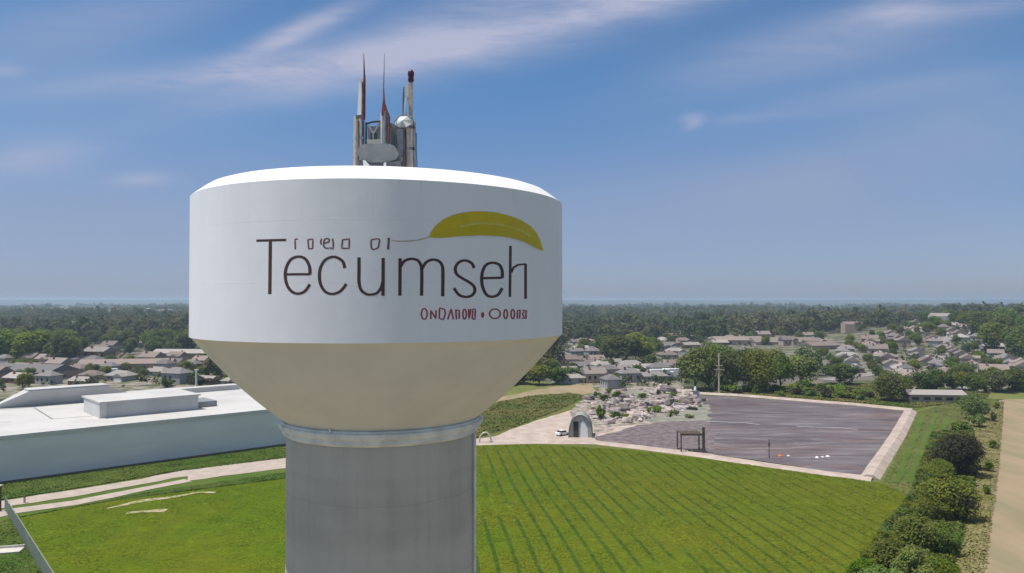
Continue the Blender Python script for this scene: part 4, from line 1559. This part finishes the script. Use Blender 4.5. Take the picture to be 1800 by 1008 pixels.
# long low buildings
for (px, py, L, d, h, rm, rz, lab) in (
        (1385, 609, 62, 22, 4.0, 1, .05, 'long pinkish low building above the lagoon tree clump'),
        (1295, 608, 40, 18, 5, 1, .0, 'tan flat shed with long roof left of the long pinkish building'),
        (1440, 620, 24, 16, 5.5, 1, .3, 'taller pink block right of the long pinkish building'),
        (225, 652, 46, 14, 4.2, 1, .22, 'long thin pinkish shed behind the factory'),
        (330, 634, 40, 14, 5, 2, -.05, 'pale long roof next to the left edge of the tank cone'),
        (50, 664, 40, 20, 3.6, 0, -.2, 'large grey warehouse roof at the far left behind the factory'),
        (1640, 706, 20, 9, 3, 2, -.1, 'low pale stone shed in the meadow right of the lagoon')):
    p = G(px, py)
    t = thing('long_building', lab, 'building', (p.x, p.y, 0), rz)
    m = MB()
    m.box(-L / 2, L / 2, -d / 2, d / 2, 0, h)
    m.build('wall', WALLS[2], t)
    m = MB()
    for s in (-1, 1):
        m.quad((-L / 2 - .4, s * (d / 2 + .4), h + .02), (L / 2 + .4, s * (d / 2 + .4), h + .02), (L / 2 + .4, 0, h + d * .16), (-L / 2 - .4, 0, h + d * .16))
        m.quad((s * (L / 2 + .4), -d / 2 - .4, h + .02), (s * (L / 2 + .4), d / 2 + .4, h + .02), (s * (L / 2 + .4), 0, h + d * .16))
    m.build('roof', ROOFS[rm], t)
    for k in range(5):
        m = MB()
        x = -L * .4 + L * .2 * k
        m.box(x - 1.2, x + 1.2, -d / 2 - .06, -d / 2 + .05, h * .35, h * .7)
        m.build('window', M['black_glass'], t)

# white trucks and trailers
def make_truck():
    root = bpy.data.objects.new('box_truck', None)
    COL.objects.link(root)
    m = MB()
    m.box(-4.5, 2.6, -1.25, 1.25, 1.1, 3.8)
    m.build('cargo_box', M['white_plain'], root)
    m = MB()
    m.prism([(2.7, 1.0), (4.9, 1.0), (4.9, 1.9), (4.3, 2.9), (2.7, 2.9)], -1.15, 1.15, Matrix.Rotation(math.pi / 2, 4, 'X'))
    m.build('cab', M['white_plain'], root)
    m = MB()
    m.box(4.35, 4.75, -1.0, 1.0, 2.0, 2.75, Matrix.Translation((0, 0, 0)))
    m.build('windscreen', M['black_glass'], root)
    m = MB()
    m.box(-4.4, 4.8, -.9, .9, .75, 1.08)
    m.build('chassis', M['dark_metal'], root)
    for x in (-3, 3.8):
        for s in (-1, 1):
            m = MB()
            m.tube([(x, s * 1.2, .5), (x, s * .85, .5)], .5, 14)
            m.build('wheel', M['rubber'], root)
    note_kids(root)
    return root


truck = make_truck()
for i, (px, py, rz, s, lab) in enumerate((
        (1164, 668, .1, 1.3, 'white truck parked at the edge of the rubble yard, left of a pair'),
        (1184, 665, .0, 1.2, 'white truck right of its twin, beside the lagoon clump'),
        (160, 650, .05, 1.1, 'white truck on the street behind the factory under dark trees'),
        (232, 646, .1, 1.0, 'white truck near the long pinkish shed'),
        (196, 662, .05, 1.0, 'white truck close behind the factory roof'))):
    o = truck if i == 0 else copy_tree(truck)
    p = G(px, py)
    o.location = (p.x, p.y, .1)
    o.rotation_euler = (0, 0, rz)
    o.scale = (s, s, s)
    tag(o, lab, 'truck', 'white trucks')

# individual trees: left wood and right slopes
rng = random.Random(77)


def wood(poly, n, label, group, kinds, hr, sepm=7, wr=(.8, 1.1)):
    k = 0
    tries = 0
    xs, ys = [p[0] for p in poly], [p[1] for p in poly]
    mine = []
    while k < n and tries < 4000:
        tries += 1
        px, py = rng.uniform(min(xs), max(xs)), rng.uniform(min(ys), max(ys))
        if not inside((px, py), poly):
            continue
        p = G(px, py)
        if not free(p.x, p.y, 1) or any((p.x - a) ** 2 + (p.y - b) ** 2 < sepm * sepm for a, b in mine):
            continue
        mine.append((p.x, p.y))
        h = rng.uniform(*hr)
        tree(rng.choice(kinds), p.x, p.y, h * rng.uniform(*wr), h, label, 'tree', group, rng)
        k += 1


wood([(-20, 650), (330, 644), (430, 658), (440, 668), (-20, 668)], 20, 'low tree between the grey roofs right behind the factory', 'low trees behind the factory', ('mid', 'dark'), (4, 8), 6)
wood([(-20, 612), (60, 608), (140, 606), (150, 632), (110, 645), (0, 634), (-20, 634)], 26, 'dark full tree in the wood at the far left behind the factory', 'trees of the far left wood', ('mid', 'dark', 'dark'), (13, 19))
wood([(150, 606), (250, 598), (332, 592), (332, 634), (270, 632), (200, 618)], 22, 'dark tree in the wood against the left side of the tank', 'trees left of the tank', ('mid', 'dark', 'dark'), (12, 17))
tree_px('dark', 112, 646, 44, 62, 'very dark tall tree at the front of the far left wood', 'tree')
tree_px('mid', 60, 640, 70, 60, 'broad green tree left of the very dark tall tree', 'tree')
tree_px('mid', 18, 638, 70, 58, 'broad green tree at the left frame edge', 'tree')
for i in range(12):
    tree_px('scrub', rng.uniform(288, 420), rng.uniform(668, 684), rng.uniform(22, 40), rng.uniform(14, 22), 'grey green scrub behind the factory roof by the tank cone', 'bush', 'scrub behind the factory')
wood([(1710, 612), (1745, 604), (1800, 606), (1830, 640), (1800, 640), (1740, 632)], 14, 'big dark tree on the wooded rise at the far right', 'trees on the far right rise', ('mid', 'dark'), (14, 22))
wood([(1600, 604), (1640, 590), (1700, 586), (1712, 600), (1680, 606), (1640, 616)], 14, 'tree on the slope above the estate beyond the lagoon', 'trees above the estate', ('mid', 'dark'), (10, 16))
wood([(1620, 690), (1700, 682), (1800, 682), (1800, 690), (1700, 692)], 18, 'green tree in the row between the estate and the far meadow', 'tree row at the far meadow', ('mid', 'dark'), (6, 11))
tree_px('slim', 1612, 612, 10, 30, 'narrow dark upright tree in the estate beyond the lagoon', 'tree')

# ------------------------------------------------------------------ far wood and far town (masses)
rs = np.random.RandomState(11)


def far_wood(name, d0, d1, n, size, nq, qs, gap):
    out = []
    t = rs.uniform(0, 1, n * 2)
    D = np.sqrt(d0 * d0 + (d1 * d1 - d0 * d0) * t)
    X = rs.uniform(-.92, .92, n * 2) * D
    f = np.sin(X * .011 + 2 * np.sin(D * .004)) + np.sin(D * .013 + 1.7 * np.sin(X * .006)) + rs.normal(size=n * 2) * .5
    keep = f > gap
    X, D = X[keep][:n], D[keep][:n]
    if d0 < 900:
        ok = np.ones(len(X), bool)
        for (a, b, c) in occupied:
            ok &= (X - a) ** 2 + (D - b) ** 2 > (c + 2) ** 2
        X, D = X[ok], D[ok]
    m = len(X)
    base = []
    proto = []
    for k in range(6):
        r2 = random.Random(k + 50)
        L = lobes_for(r2, 10, 9, 9, 1.0)
        proto.append(leaf_cloud(np.random.RandomState(k), L, nq, qs).astype(np.float32))
    for k in range(6):
        sel = np.where(np.arange(m) % 6 == k)[0]
        if len(sel) == 0:
            continue
        an = rs.uniform(0, 6.28, len(sel))
        sc = rs.uniform(.5, 1.5, len(sel)) * size
        zs = rs.uniform(.7, 1.25, len(sel)) * np.minimum(sc, 1.9) * (1.05 + .4 * np.sin(X[sel] * .0061 + 1.3 * np.sin(D[sel] * .0043)) * np.sin(D[sel] * .0083 + X[sel] * .0037))
        P = proto[k]
        c, s = np.cos(an), np.sin(an)
        x = (P[None, :, 0] * c[:, None] - P[None, :, 1] * s[:, None]) * sc[:, None] + X[sel][:, None]
        y = (P[None, :, 0] * s[:, None] + P[None, :, 1] * c[:, None]) * sc[:, None] + D[sel][:, None]
        z = P[None, :, 2] * zs[:, None] + np.array([hz(a, b) for a, b in zip(X[sel], D[sel])])[:, None]
        base.append(np.stack([x, y, z], -1).reshape(-1, 3))
    o = np_mesh(name, np.concatenate(base), 4, LEAF_FAR)
    o['label'] = 'hazy dark green woodland stretching back to the horizon'
    o['category'] = 'woodland'
    return struct(o, 'stuff')


far_wood('woodland', 690, 1400, 12800, 1.35, 105, .95, -.9)
far_wood('distant_woodland', 1400, 2300, 13500, 1.7, 44, 1.4, -.95)

far_wood('horizon_woodland', 2300, 4200, 3200, 2.4, 26, 2.2, .55)

def scrub_mass(name, polys, n, sz, label, mat, seed, nq=26, qs=1.6):
    r = np.random.RandomState(seed)
    rr = random.Random(seed)
    P = [leaf_cloud(np.random.RandomState(seed + k), lobes_for(random.Random(k + seed), 10, 9, 9, .5), nq, qs) for k in range(5)]
    out = []
    for poly, share in polys:
        W_ = [G(*p) for p in poly]
        x0, x1 = min(p.x for p in W_), max(p.x for p in W_)
        y0, y1 = min(p.y for p in W_), max(p.y for p in W_)
        got, tries = 0, 0
        while got < n * share and tries < n * 60:
            tries += 1
            x, y = rr.uniform(x0, x1), rr.uniform(y0, y1)
            if not inside(toPX(x, y), poly) or not free(x, y, -1.5):
                continue
            got += 1
            a, sc = rr.uniform(0, 6.28), rr.uniform(.5, 1.5) * sz
            Q = P[got % 5]
            c, s_ = math.cos(a), math.sin(a)
            out.append(np.stack([(Q[:, 0] * c - Q[:, 1] * s_) * sc + x, (Q[:, 0] * s_ + Q[:, 1] * c) * sc + y, Q[:, 2] * sc * rr.uniform(.7, 1.2) + hz(x, y)], 1))
    o = np_mesh(name, np.concatenate(out), 4, mat)
    o['label'] = label
    o['category'] = 'scrub'
    return struct(o, 'stuff')


scrub_mass('garden_scrub', [([(1440, 660), (1462, 628), (1520, 614), (1570, 602), (1610, 590), (1660, 583), (1720, 588), (1800, 615), (1830, 660), (1800, 680), (1690, 690), (1600, 692), (1560, 664), (1500, 657)], .5),
                            ([(975, 664), (990, 636), (1050, 626), (1130, 642), (1200, 636), (1204, 684), (1120, 688), (1020, 684)], .16), ([(1140, 624), (1160, 592), (1455, 596), (1455, 618), (1330, 614), (1180, 640)], .12),
                            ([(-40, 668), (-40, 628), (330, 606), (430, 650), (450, 684), (140, 686), (-60, 698)], .3)], 1000, .36, 'scrubby hedges and garden bushes crowding between the roofs', LEAF_FAR, 91)

scrub_mass('woodland', [([(350, 675), (350, 600), (990, 600), (965, 655), (930, 672), (700, 690)], .8), ([(-260, 650), (-260, 600), (-30, 604), (-30, 640)], .2)], 420, 1.1, 'dark green wood behind the water tower', LEAF_FAR, 95, 260, .75)

# far town roofs
V, MI = [], []
for i in range(900):
    D = math.sqrt(rs.uniform(720 ** 2, 2600 ** 2))
    x = rs.uniform(-.72, .72) * D
    if x > -.15 * D and rs.rand() < .62:
        continue
    px, py = toPX(x, D)
    w, d, h = rs.uniform(9, 22), rs.uniform(8, 12), rs.uniform(5, 10) + (rs.uniform(3, 8) if D > 1300 and x < 0 else 0)
    an = rs.uniform(0, 3.14)
    c, s = math.cos(an), math.sin(an)

    def T(a, b, z):
        return (x + a * c - b * s, D + a * s + b * c, z)
    z0 = hz(x, D)
    h += z0
    r = h + d * .25
    k = rs.randint(3)
    for sg in (-1, 1):
        V += [T(-w / 2, sg * d / 2, z0), T(w / 2, sg * d / 2, z0), T(w / 2, sg * d / 2, h), T(-w / 2, sg * d / 2, h)]
        V += [T(sg * w / 2, -d / 2, z0), T(sg * w / 2, d / 2, z0), T(sg * w / 2, d / 2, h), T(sg * w / 2, -d / 2, h)]
        V += [T(-w / 2, sg * d / 2, h), T(w / 2, sg * d / 2, h), T(w / 2, 0, r), T(-w / 2, 0, r)]
        V += [T(sg * w / 2, -d / 2, h), T(sg * w / 2, d / 2, h), T(sg * w / 2, .01, r), T(sg * w / 2, -.01, r)]
        MI += [k % 2, k % 2, 2 + k % 3, k % 2]
ft = np_mesh('distant_houses', np.array(V), 4, None, None, [WALLS[0], WALLS[2], ROOFS[0], ROOFS[1], ROOFS[2]], MI)
ft['label'] = 'pale specks of distant houses scattered through the hazy woodland'
ft['category'] = 'houses'
struct(ft, 'stuff')

# ------------------------------------------------------------------ growing crop and grass (masses)
def tufts(name, polys, n, size, mat, seed, label, cat, hgt=.5, rows=False, zb=.06):
    rs = np.random.RandomState(seed)
    out = []
    for poly, share in polys:
        W_ = [G(*p) for p in poly]
        wp = [(p.x, p.y) for p in W_]
        x0, x1 = min(p[0] for p in wp), max(p[0] for p in wp)
        y0, y1 = min(p[1] for p in wp), max(p[1] for p in wp)
        m = int(n * share)
        got = 0
        while got < m:
            k = 40000
            x, y = rs.uniform(x0, x1, k), rs.uniform(y0, y1, k)
            ins = np.zeros(k, bool)
            for i in range(len(wp)):
                xa, ya = wp[i]
                xb, yb = wp[i - 1]
                cond = (ya > y) != (yb > y)
                with np.errstate(divide='ignore', invalid='ignore'):
                    xi = (xb - xa) * (y - ya) / (yb - ya + 1e-12) + xa
                ins ^= cond & (x < xi)
            if rows:
                u = x + .125 * y + .22 * np.sin(y * .09)
                ph = np.abs(u / 2.9 - np.round(u / 2.9)) * 2
                ins &= (ph > .26) | (x < -12) | (rs.rand(k) < np.clip((x - 25) / 45, .02, .8))
            x, y = x[ins], y[ins]
            # keep to what the frame could see, with a margin
            vis = (np.abs(x) < .80 * y + 8) & (y > 96)
            x, y = x[vis], y[vis]
            out.append(np.stack([x, y], 1)[:m - got])
            got += len(out[-1])
            if len(x) == 0:
                break
    P = np.concatenate(out)
    m = len(P)
    cl = np.sin(P[:, 0] * .5 + 2 * np.sin(P[:, 1] * .23)) * np.sin(P[:, 1] * .41 + 1.5 * np.sin(P[:, 0] * .31))
    V = []
    for k in range(3):
        an = rs.uniform(0, 6.28, m)
        s = size * rs.uniform(.6, 1.4, m)
        hh = zb + hgt * rs.uniform(.4, 1.2, m) * (1 + .35 * cl)
        ox, oy = rs.normal(0, size * .45, m), rs.normal(0, size * .45, m)
        ux, uy = np.cos(an), np.sin(an)
        cx, cy = P[:, 0] + ox, P[:, 1] + oy
        z0 = zb + hgt * rs.uniform(.1, .5, m)
        w1, w2 = s * .22, s * .34
        A = np.stack([cx - uy * w1, cy + ux * w1, z0], 1)
        B = np.stack([cx + uy * w1, cy - ux * w1, z0], 1)
        C = np.stack([cx + ux * s + uy * w2, cy + uy * s - ux * w2, hh], 1)
        D = np.stack([cx + ux * s - uy * w2, cy + uy * s + ux * w2, hh * rs.uniform(.8, 1.1, m)], 1)
        V.append(np.stack([A, B, C, D], 1).reshape(-1, 3))
    o = np_mesh(name, np.concatenate(V), 4, mat)
    o['label'] = label
    o['category'] = cat
    return struct(o, 'stuff')


tufts('crop_plants', [(CROP, 1.0)], 130000, .26, M['crop'], 1, 'low bright green crop covering the field round the tower', 'crop', .065, True)
tufts('rough_grass', [([(838, 770), (905, 750), (960, 730), (1010, 708), (1030, 696), (1000, 692), (930, 697), (870, 709), (780, 722), (780, 760)], .25),
                      ([(1215, 688), (1290, 684), (1400, 678), (1520, 674), (1640, 690), (1735, 690), (1735, 700), (1612, 718), (1500, 708), (1350, 698)], .75)], 40000, .5, M['rough'], 2, 'rough weedy grass behind the lagoon', 'grass', .3)
tufts('strip_grass', [([(1552, 850), (1616, 724), (1700, 700), (1748, 702), (1738, 780), (1730, 860), (1700, 1010), (1560, 1030), (1600, 960), (1640, 900)], 1)], 30000, .34, M['strip'], 3, 'mown grass strip between the lagoon and the hedgerow', 'grass', .09)
tufts('dry_grass', [([(1690, 737), (1763, 706), (1758, 770), (1750, 850), (1736, 945), (1722, 1040), (1660, 1040), (1700, 960), (1718, 860), (1718, 780)], 1)], 24000, .34, M['dry'], 4, 'yellow dry grass margin beside the dirt field', 'grass', .2)
tufts('verge_grass', [([(-60, 862), (0, 853), (490, 787), (520, 790), (500, 806), (320, 828), (130, 860), (0, 880), (-60, 890)], .6), ([(-40, 935), (20, 912), (130, 892), (250, 868), (500, 832), (500, 842), (190, 882), (26, 912), (72, 1008), (-60, 1060)], .4)], 40000, .3, M['verge'], 5, 'dark green grass verge along the gravel drive', 'grass', .15)

tufts('undergrowth', [([(1640, 765), (1705, 752), (1716, 800), (1700, 900), (1655, 1040), (1480, 1050), (1555, 935), (1605, 875)], 1)], 28000, .55, LEAF_UG, 6, 'tangled green undergrowth between the hedgerow bushes', 'undergrowth', .8)

# ------------------------------------------------------------------ rubble
def rock_mesh(seed):
    r = random.Random(seed)
    m = MB()
    pts = []
    n1, n2 = 7, 4
    for j in range(n2 + 1):
        for i in range(n1):
            a = 2 * math.pi * i / n1
            ph = math.pi * j / n2
            rr = r.uniform(.7, 1.15)
            q = Vector((math.sin(ph) * math.cos(a), math.sin(ph) * math.sin(a), math.cos(ph)))
            k = 1 / max(abs(q.x), abs(q.y), abs(q.z)) ** .7
            m.v.append((q.x * rr * k, q.y * rr * k * .8, q.z * rr * .6 * k + .35))
    for j in range(n2):
        for i in range(n1):
            a, b = j * n1 + i, j * n1 + (i + 1) % n1
            m.f.append((a, b, b + n1, a + n1))
            m.mi.append(0)
    o = m.build('broken_rock', M['rock'])
    return o


ROCKS = [rock_mesh(i) for i in range(6)]
ru = set()
rng = random.Random(9)
poly = [(1035, 692), (1120, 684), (1215, 685), (1240, 702), (1235, 716), (1165, 736), (1075, 748), (1030, 728)]
n = 0
while n < 290:
    px, py = rng.uniform(1025, 1245), rng.uniform(682, 752)
    if not inside((px, py), poly):
        continue
    b = ROCKS[rng.randrange(6)]
    o = b
    if b.name in ru:
        o = b.copy()
        COL.objects.link(o)
    ru.add(b.name)
    p = G(px, py)
    s = rng.uniform(.4, 1.1) if rng.random() < .75 else rng.uniform(1.0, 2.3)
    o.location = (p.x, p.y, -.05)
    o.scale = (s * rng.uniform(.8, 1.9), s, s * rng.uniform(.5, 1.5))
    o.rotation_euler = (rng.uniform(-.2, .2), rng.uniform(-.2, .2), rng.uniform(0, 6.28))
    tag(o, 'pale broken concrete lump in the rubble yard left of the lagoon', 'rubble', 'lumps in the rubble yard')
    n += 1

# ------------------------------------------------------------------ small things
# hoop shelter
p = G(1020, 770)
hs = thing('hoop_shelter', 'grey arched hoop shelter with a dark opening on the gravel yard', 'shelter', (p.x, p.y, .05), -.12)
r, L, hh = 3.2, 7.0, 6.2
m = MB()
n = 18
arcp = [(r * math.cos(math.pi * i / n), hh * math.sin(math.pi * i / n) ** .8) for i in range(n + 1)]
for i in range(n):
    a, b = arcp[i], arcp[i + 1]
    m.quad((a[0], 0, a[1]), (b[0], 0, b[1]), (b[0], L, b[1]), (a[0], L, a[1]))
m.build('cover', M['fabric'], hs)
m = MB()
m.v = [(q[0] * .97, .3, q[1] * .97) for q in arcp] + [(q[0] * .97, L - .2, q[1] * .97) for q in arcp]
m.f = [tuple(range(n + 1)), tuple(range(2 * n + 1, n, -1))]
m.mi = [0, 0]
m.build('end_wall', M['fabric'], hs)
m = MB()
m.box(-1.9, -.5, .20, .29, 0, 4.4)
m.build('doorway', M['black_glass'], hs)  # dark slab on the end wall, standing in for shade inside the opening
m = MB()
m.prism([(0, 0), (2.2, 0), (2.0, 2.4), (1.0, 4.6), (.2, 4.2)], -.28, -.20, Matrix.Rotation(math.pi / 2, 4, 'X'))
m.build('door_panel', M['white_plain'], hs)
for y in (0, L / 2, L):
    m = MB()
    m.tube([(q[0] * 1.01, y, q[1] * 1.01) for q in arcp], .12, 6)
    m.build('hoop', M['steel_grey'], hs, 50)

# parked car
p = G(989, 766)
car = thing('parked_car', 'small white car with black windows beside the hoop shelter', 'car', (p.x, p.y, .08), .7)
m = MB()
RX = Matrix.Rotation(math.pi / 2, 4, 'X')
m.prism([(-2.1, .35), (2.1, .35), (2.15, .8), (1.2, .95), (-1.5, 1.0), (-2.1, .9)], -.85, .85, RX)
m.build('body', M['white_plain'], car)
m = MB()
m.prism([(-1.6, 1.0), (1.0, .97), (.4, 1.42), (-1.2, 1.45)], -.78, .78, RX)
m.build('glasshouse', M['black_glass'], car)
m = MB()
m.box(-1.15, .35, -.72, .72, 1.44, 1.50)
m.build('car_roof', M['white_plain'], car)
for x in (-1.3, 1.3):
    for s in (-1, 1):
        m = MB()
        m.tube([(x, s * .9, .33), (x, s * .68, .33)], .33, 14)
        m.build('wheel', M['rubber'], car)

# pale hooped pipe near the shaft
p = G(853, 778)
t = thing('bent_pipe', 'pale bent pipe arching out of the gravel beside the tower shaft', 'pipe', (p.x, p.y, .05))
m = MB()
m.tube([(-1.6 + 1.6 * (1 - math.cos(math.pi * k / 10)), 0, 2.6 * math.sin(math.pi * k / 10)) for k in range(11)], .22, 8)
m.build('pipe_bend', M['slab'], t, 50)
m = MB()
m.box(1.2, 2.0, -.4, .4, -.02, .5)
m.build('pipe_footing', M['slab'], t)

# timber gantry by the stony lot
p = G(1217, 797)
t = thing('timber_gantry', 'weathered timber gantry with plank deck at the edge of the stony lot', 'gantry', (p.x, p.y, .1))
k = p.y / F
for (nm, a) in (('post', (2.5, 3.1, -.3, .3, 0, 6.3)), ('post', (-2.9, -2.65, -.2, .2, 0, 4.3)), ('crossbeam', (-2.95, 2.48, -.25, .25, 4.3, 4.8))):
    m = MB()
    m.box(*a)
    m.build(nm, M['timber'], t)
m = MB()
for i in range(7):
    m.box(-2.7 + .0, 2.4, .3 + i * .62, .82 + i * .62, 4.55, 4.72)
m.build('deck', M['timber'], t)
for x in (-2.75, 2.75):
    m = MB()
    m.box(x - .15, x + .15, 4.3, 4.6, 0, 4.5)
    m.build('post', M['timber'], t)
p2 = G(1209, 797)
for i, (px, py, s) in enumerate(((1207, 796, 1.0), (1216, 795, .7), (1193, 790, .8))):
    q = G(px, py)
    o = ROCKS[i].copy()
    COL.objects.link(o)
    o.location = (q.x, q.y, .1)
    o.scale = (s, s * .6, s * .6)
    o.name = 'broken_rock'
    tag(o, ('dark lump under the timber gantry deck', 'small lump at the foot of the gantry post', 'lump left of the gantry on the lot edge')[i], 'rubble')

# pole standing in the lagoon
p = G(1352, 806)
t = thing('gauge_pole', 'thin dark gauge pole standing in the near side of the lagoon', 'pole', (p.x, p.y, 0))
m = MB()
m.tube([(0, 0, -.2), (0, 0, 4.6)], [.14, .10], 8)
m.build('staff', M['dark_metal'], t, 50)
m = MB()
m.box(-.25, .25, -.12, .12, 3.0, 3.7)
m.build('gauge_box', M['dark_metal'], t)

# floats
for i, (px, py, s, mt, lab) in enumerate(((1372, 803, .62, 'orange', 'orange float in the lagoon right of the gauge pole'), (1386, 803, .5, 'pale_metal', 'pinkish float just right of the orange float'),
                                         (1436, 806, .55, 'white_plain', 'white float at the left of the trio near the lagoon edge'), (1446, 805, .45, 'pale_metal', 'dull float in the middle of the trio near the lagoon edge'), (1455, 804, .5, 'white_plain', 'white float at the right of the trio near the lagoon edge'))):
    p = G(px, py)
    t = thing('float', lab, 'float', (p.x, p.y, .12), i * .7)
    m = MB()
    m.lathe([(.01, -.25), (.6, -.2), (.95, .1), (.8, .5), (.4, .75), (.12, .8), (.12, 1.1), (.01, 1.12)], 14)
    o = m.build('buoy_body', M[mt], t, 60)
    o.scale = (s * 1.1, s * .8, s * .75)

# floating booms
for i, (pts, lab) in enumerate(((((1238, 742), (1275, 744), (1310, 745), (1335, 748)), 'pale floating boom across the left part of the lagoon'), (((1400, 751), (1440, 753), (1475, 754), (1508, 757)), 'pale floating boom across the right part of the lagoon'))):
    P = [G(*q) for q in pts]
    m = MB()
    m.tube([(q.x, q.y, .2) for q in P], .13, 8)
    tag(m.build('floating_boom', M['wire2'], None, 60), lab, 'boom')

# intake at the far left corner of the lagoon
p = G(1222, 697)
t = thing('intake_structure', 'small grey intake with white pointed cap at the far left lagoon corner', 'intake', (p.x, p.y, .1))
m = MB()
m.prism([(-1.1, -.9), (1.1, -.9), (.7, .9), (-.7, .9)], 0, 2.2)
m.build('intake_base', M['grey_panel'], t)
m = MB()
m.lathe([(.55, 2.2), (.5, 3.1), (.15, 3.8), (.01, 4.0)], 10)
m.build('cap', M['white_plain'], t, 50)
m = MB()
m.box(.9, 1.9, -.5, .4, 0, 1.6)
m.build('valve_box', M['white_plain'], t)

# utility pole in front of the tree clump
p = G(1264, 692)
t = thing('utility_pole', 'pale weathered utility pole with short crossarms before the tree clump', 'utility pole', (p.x, p.y, 0))
m = MB()
m.tube([(0, 0, 0), (.05, 0, 16.5)], [.42, .3], 8)
m.build('pole', M['palewood'], t, 50)
for z, w in ((9.6, 2.0), (11.2, 1.4)):
    m = MB()
    m.box(-w, w, -.42, -.25, z, z + .35)
    m.build('crossarm', M['palewood'], t)

# chain-link fence, bottom left
F0, F1 = G(8, 897), G(90, 1036)
fd = (F1 - F0).normalized()
FLEN = (F1 - F0).length + 6
t = thing('wire_fence', 'grey green wire fence running down the left edge of the crop field', 'fence', (F0.x, F0.y, .03), math.atan2(fd.y, fd.x))
m = MB()
fh = 2.3
for i in range(int(FLEN / .16)):
    x = i * .16
    m.box(x - .018, x + .018, -.012, .012, .05, fh)
for k in range(9):
    z = .1 + k * .27
    m.box(0, FLEN, -.015, .015, z - .012, z + .012)
m.build('wire_mesh', M['wire'], t)
for i in range(int(FLEN / 3) + 1):
    m = MB()
    m.tube([(i * 3, .1, -.03), (i * 3, .1, fh + .1)], .06, 6)
    m.build('post', M['wire'], t, 50)
m = MB()
m.tube([(0, .1, fh + .05), (FLEN, .1, fh + .05)], .05, 6)
m.build('top_rail', M['wire'], t, 50)
p = G(5, 900)
t = thing('corner_post', 'tall brownish post at the near corner of the factory grass', 'post', (p.x - .5, p.y, 0))
m = MB()
m.tube([(0, 0, -.03), (0, 0, 4.6)], [.22, .17], 8)
m.build('shaft', M['timber'], t, 50)
m = MB()
m.box(-.3, .3, -.3, .3, 4.6, 4.8)
m.build('cap', M['slab'], t)
p = G(43, 885)
t = thing('marker_stake', 'short wooden stake between the two gravel wheel lanes', 'stake', (p.x, p.y, .1))
m = MB()
m.box(-.14, .14, -.14, .14, 0, 1.1)
m.build('stake_body', M['palewood'], t)
m = MB()
m.box(-.2, .2, -.2, .2, 1.1, 1.25)
m.build('cap', M['timber'], t)
p = G(16, 972)
t = thing('concrete_pad', 'pale concrete pad with raised kerb behind the wire fence', 'pad', (p.x, p.y, .04), .25)
m = MB()
m.box(-1.9, 1.7, -1.1, 1.1, 0, .35)
m.build('pad_slab', M['slab'], t)
m = MB()
m.box(-1.9, 1.7, 1.11, 1.35, 0, .7)
m.build('kerb', M['slab'], t)

# ------------------------------------------------------------------ haze
m = MB()
m.box(-GB - 60, GB + 60, -660, GB + 60, -1.5, 62)
m2, nt, b = new_mat('air_haze')
nt.n.remove(b)
pv = nt.add('ShaderNodeVolumePrincipled')
pv.inputs['Color'].default_value = (.66, .82, .97, 1)
pv.inputs['Density'].default_value = .00018
pv.inputs['Anisotropy'].default_value = .2
nt.l.new(pv.outputs[0], nt.n['Material Output'].inputs['Volume'])
hz = m.build('haze', m2)
struct(hz, 'stuff')
for grp in STOCK.values():
    for o in grp:
        if o.name not in used_first:
            for c in list(o.children):
                bpy.data.objects.remove(c)
            bpy.data.objects.remove(o)
            grp.remove(o)
            break
print('TREES', NTREE[0], 'HOUSES', NH[0], 'OBJECTS', len(bpy.data.objects))
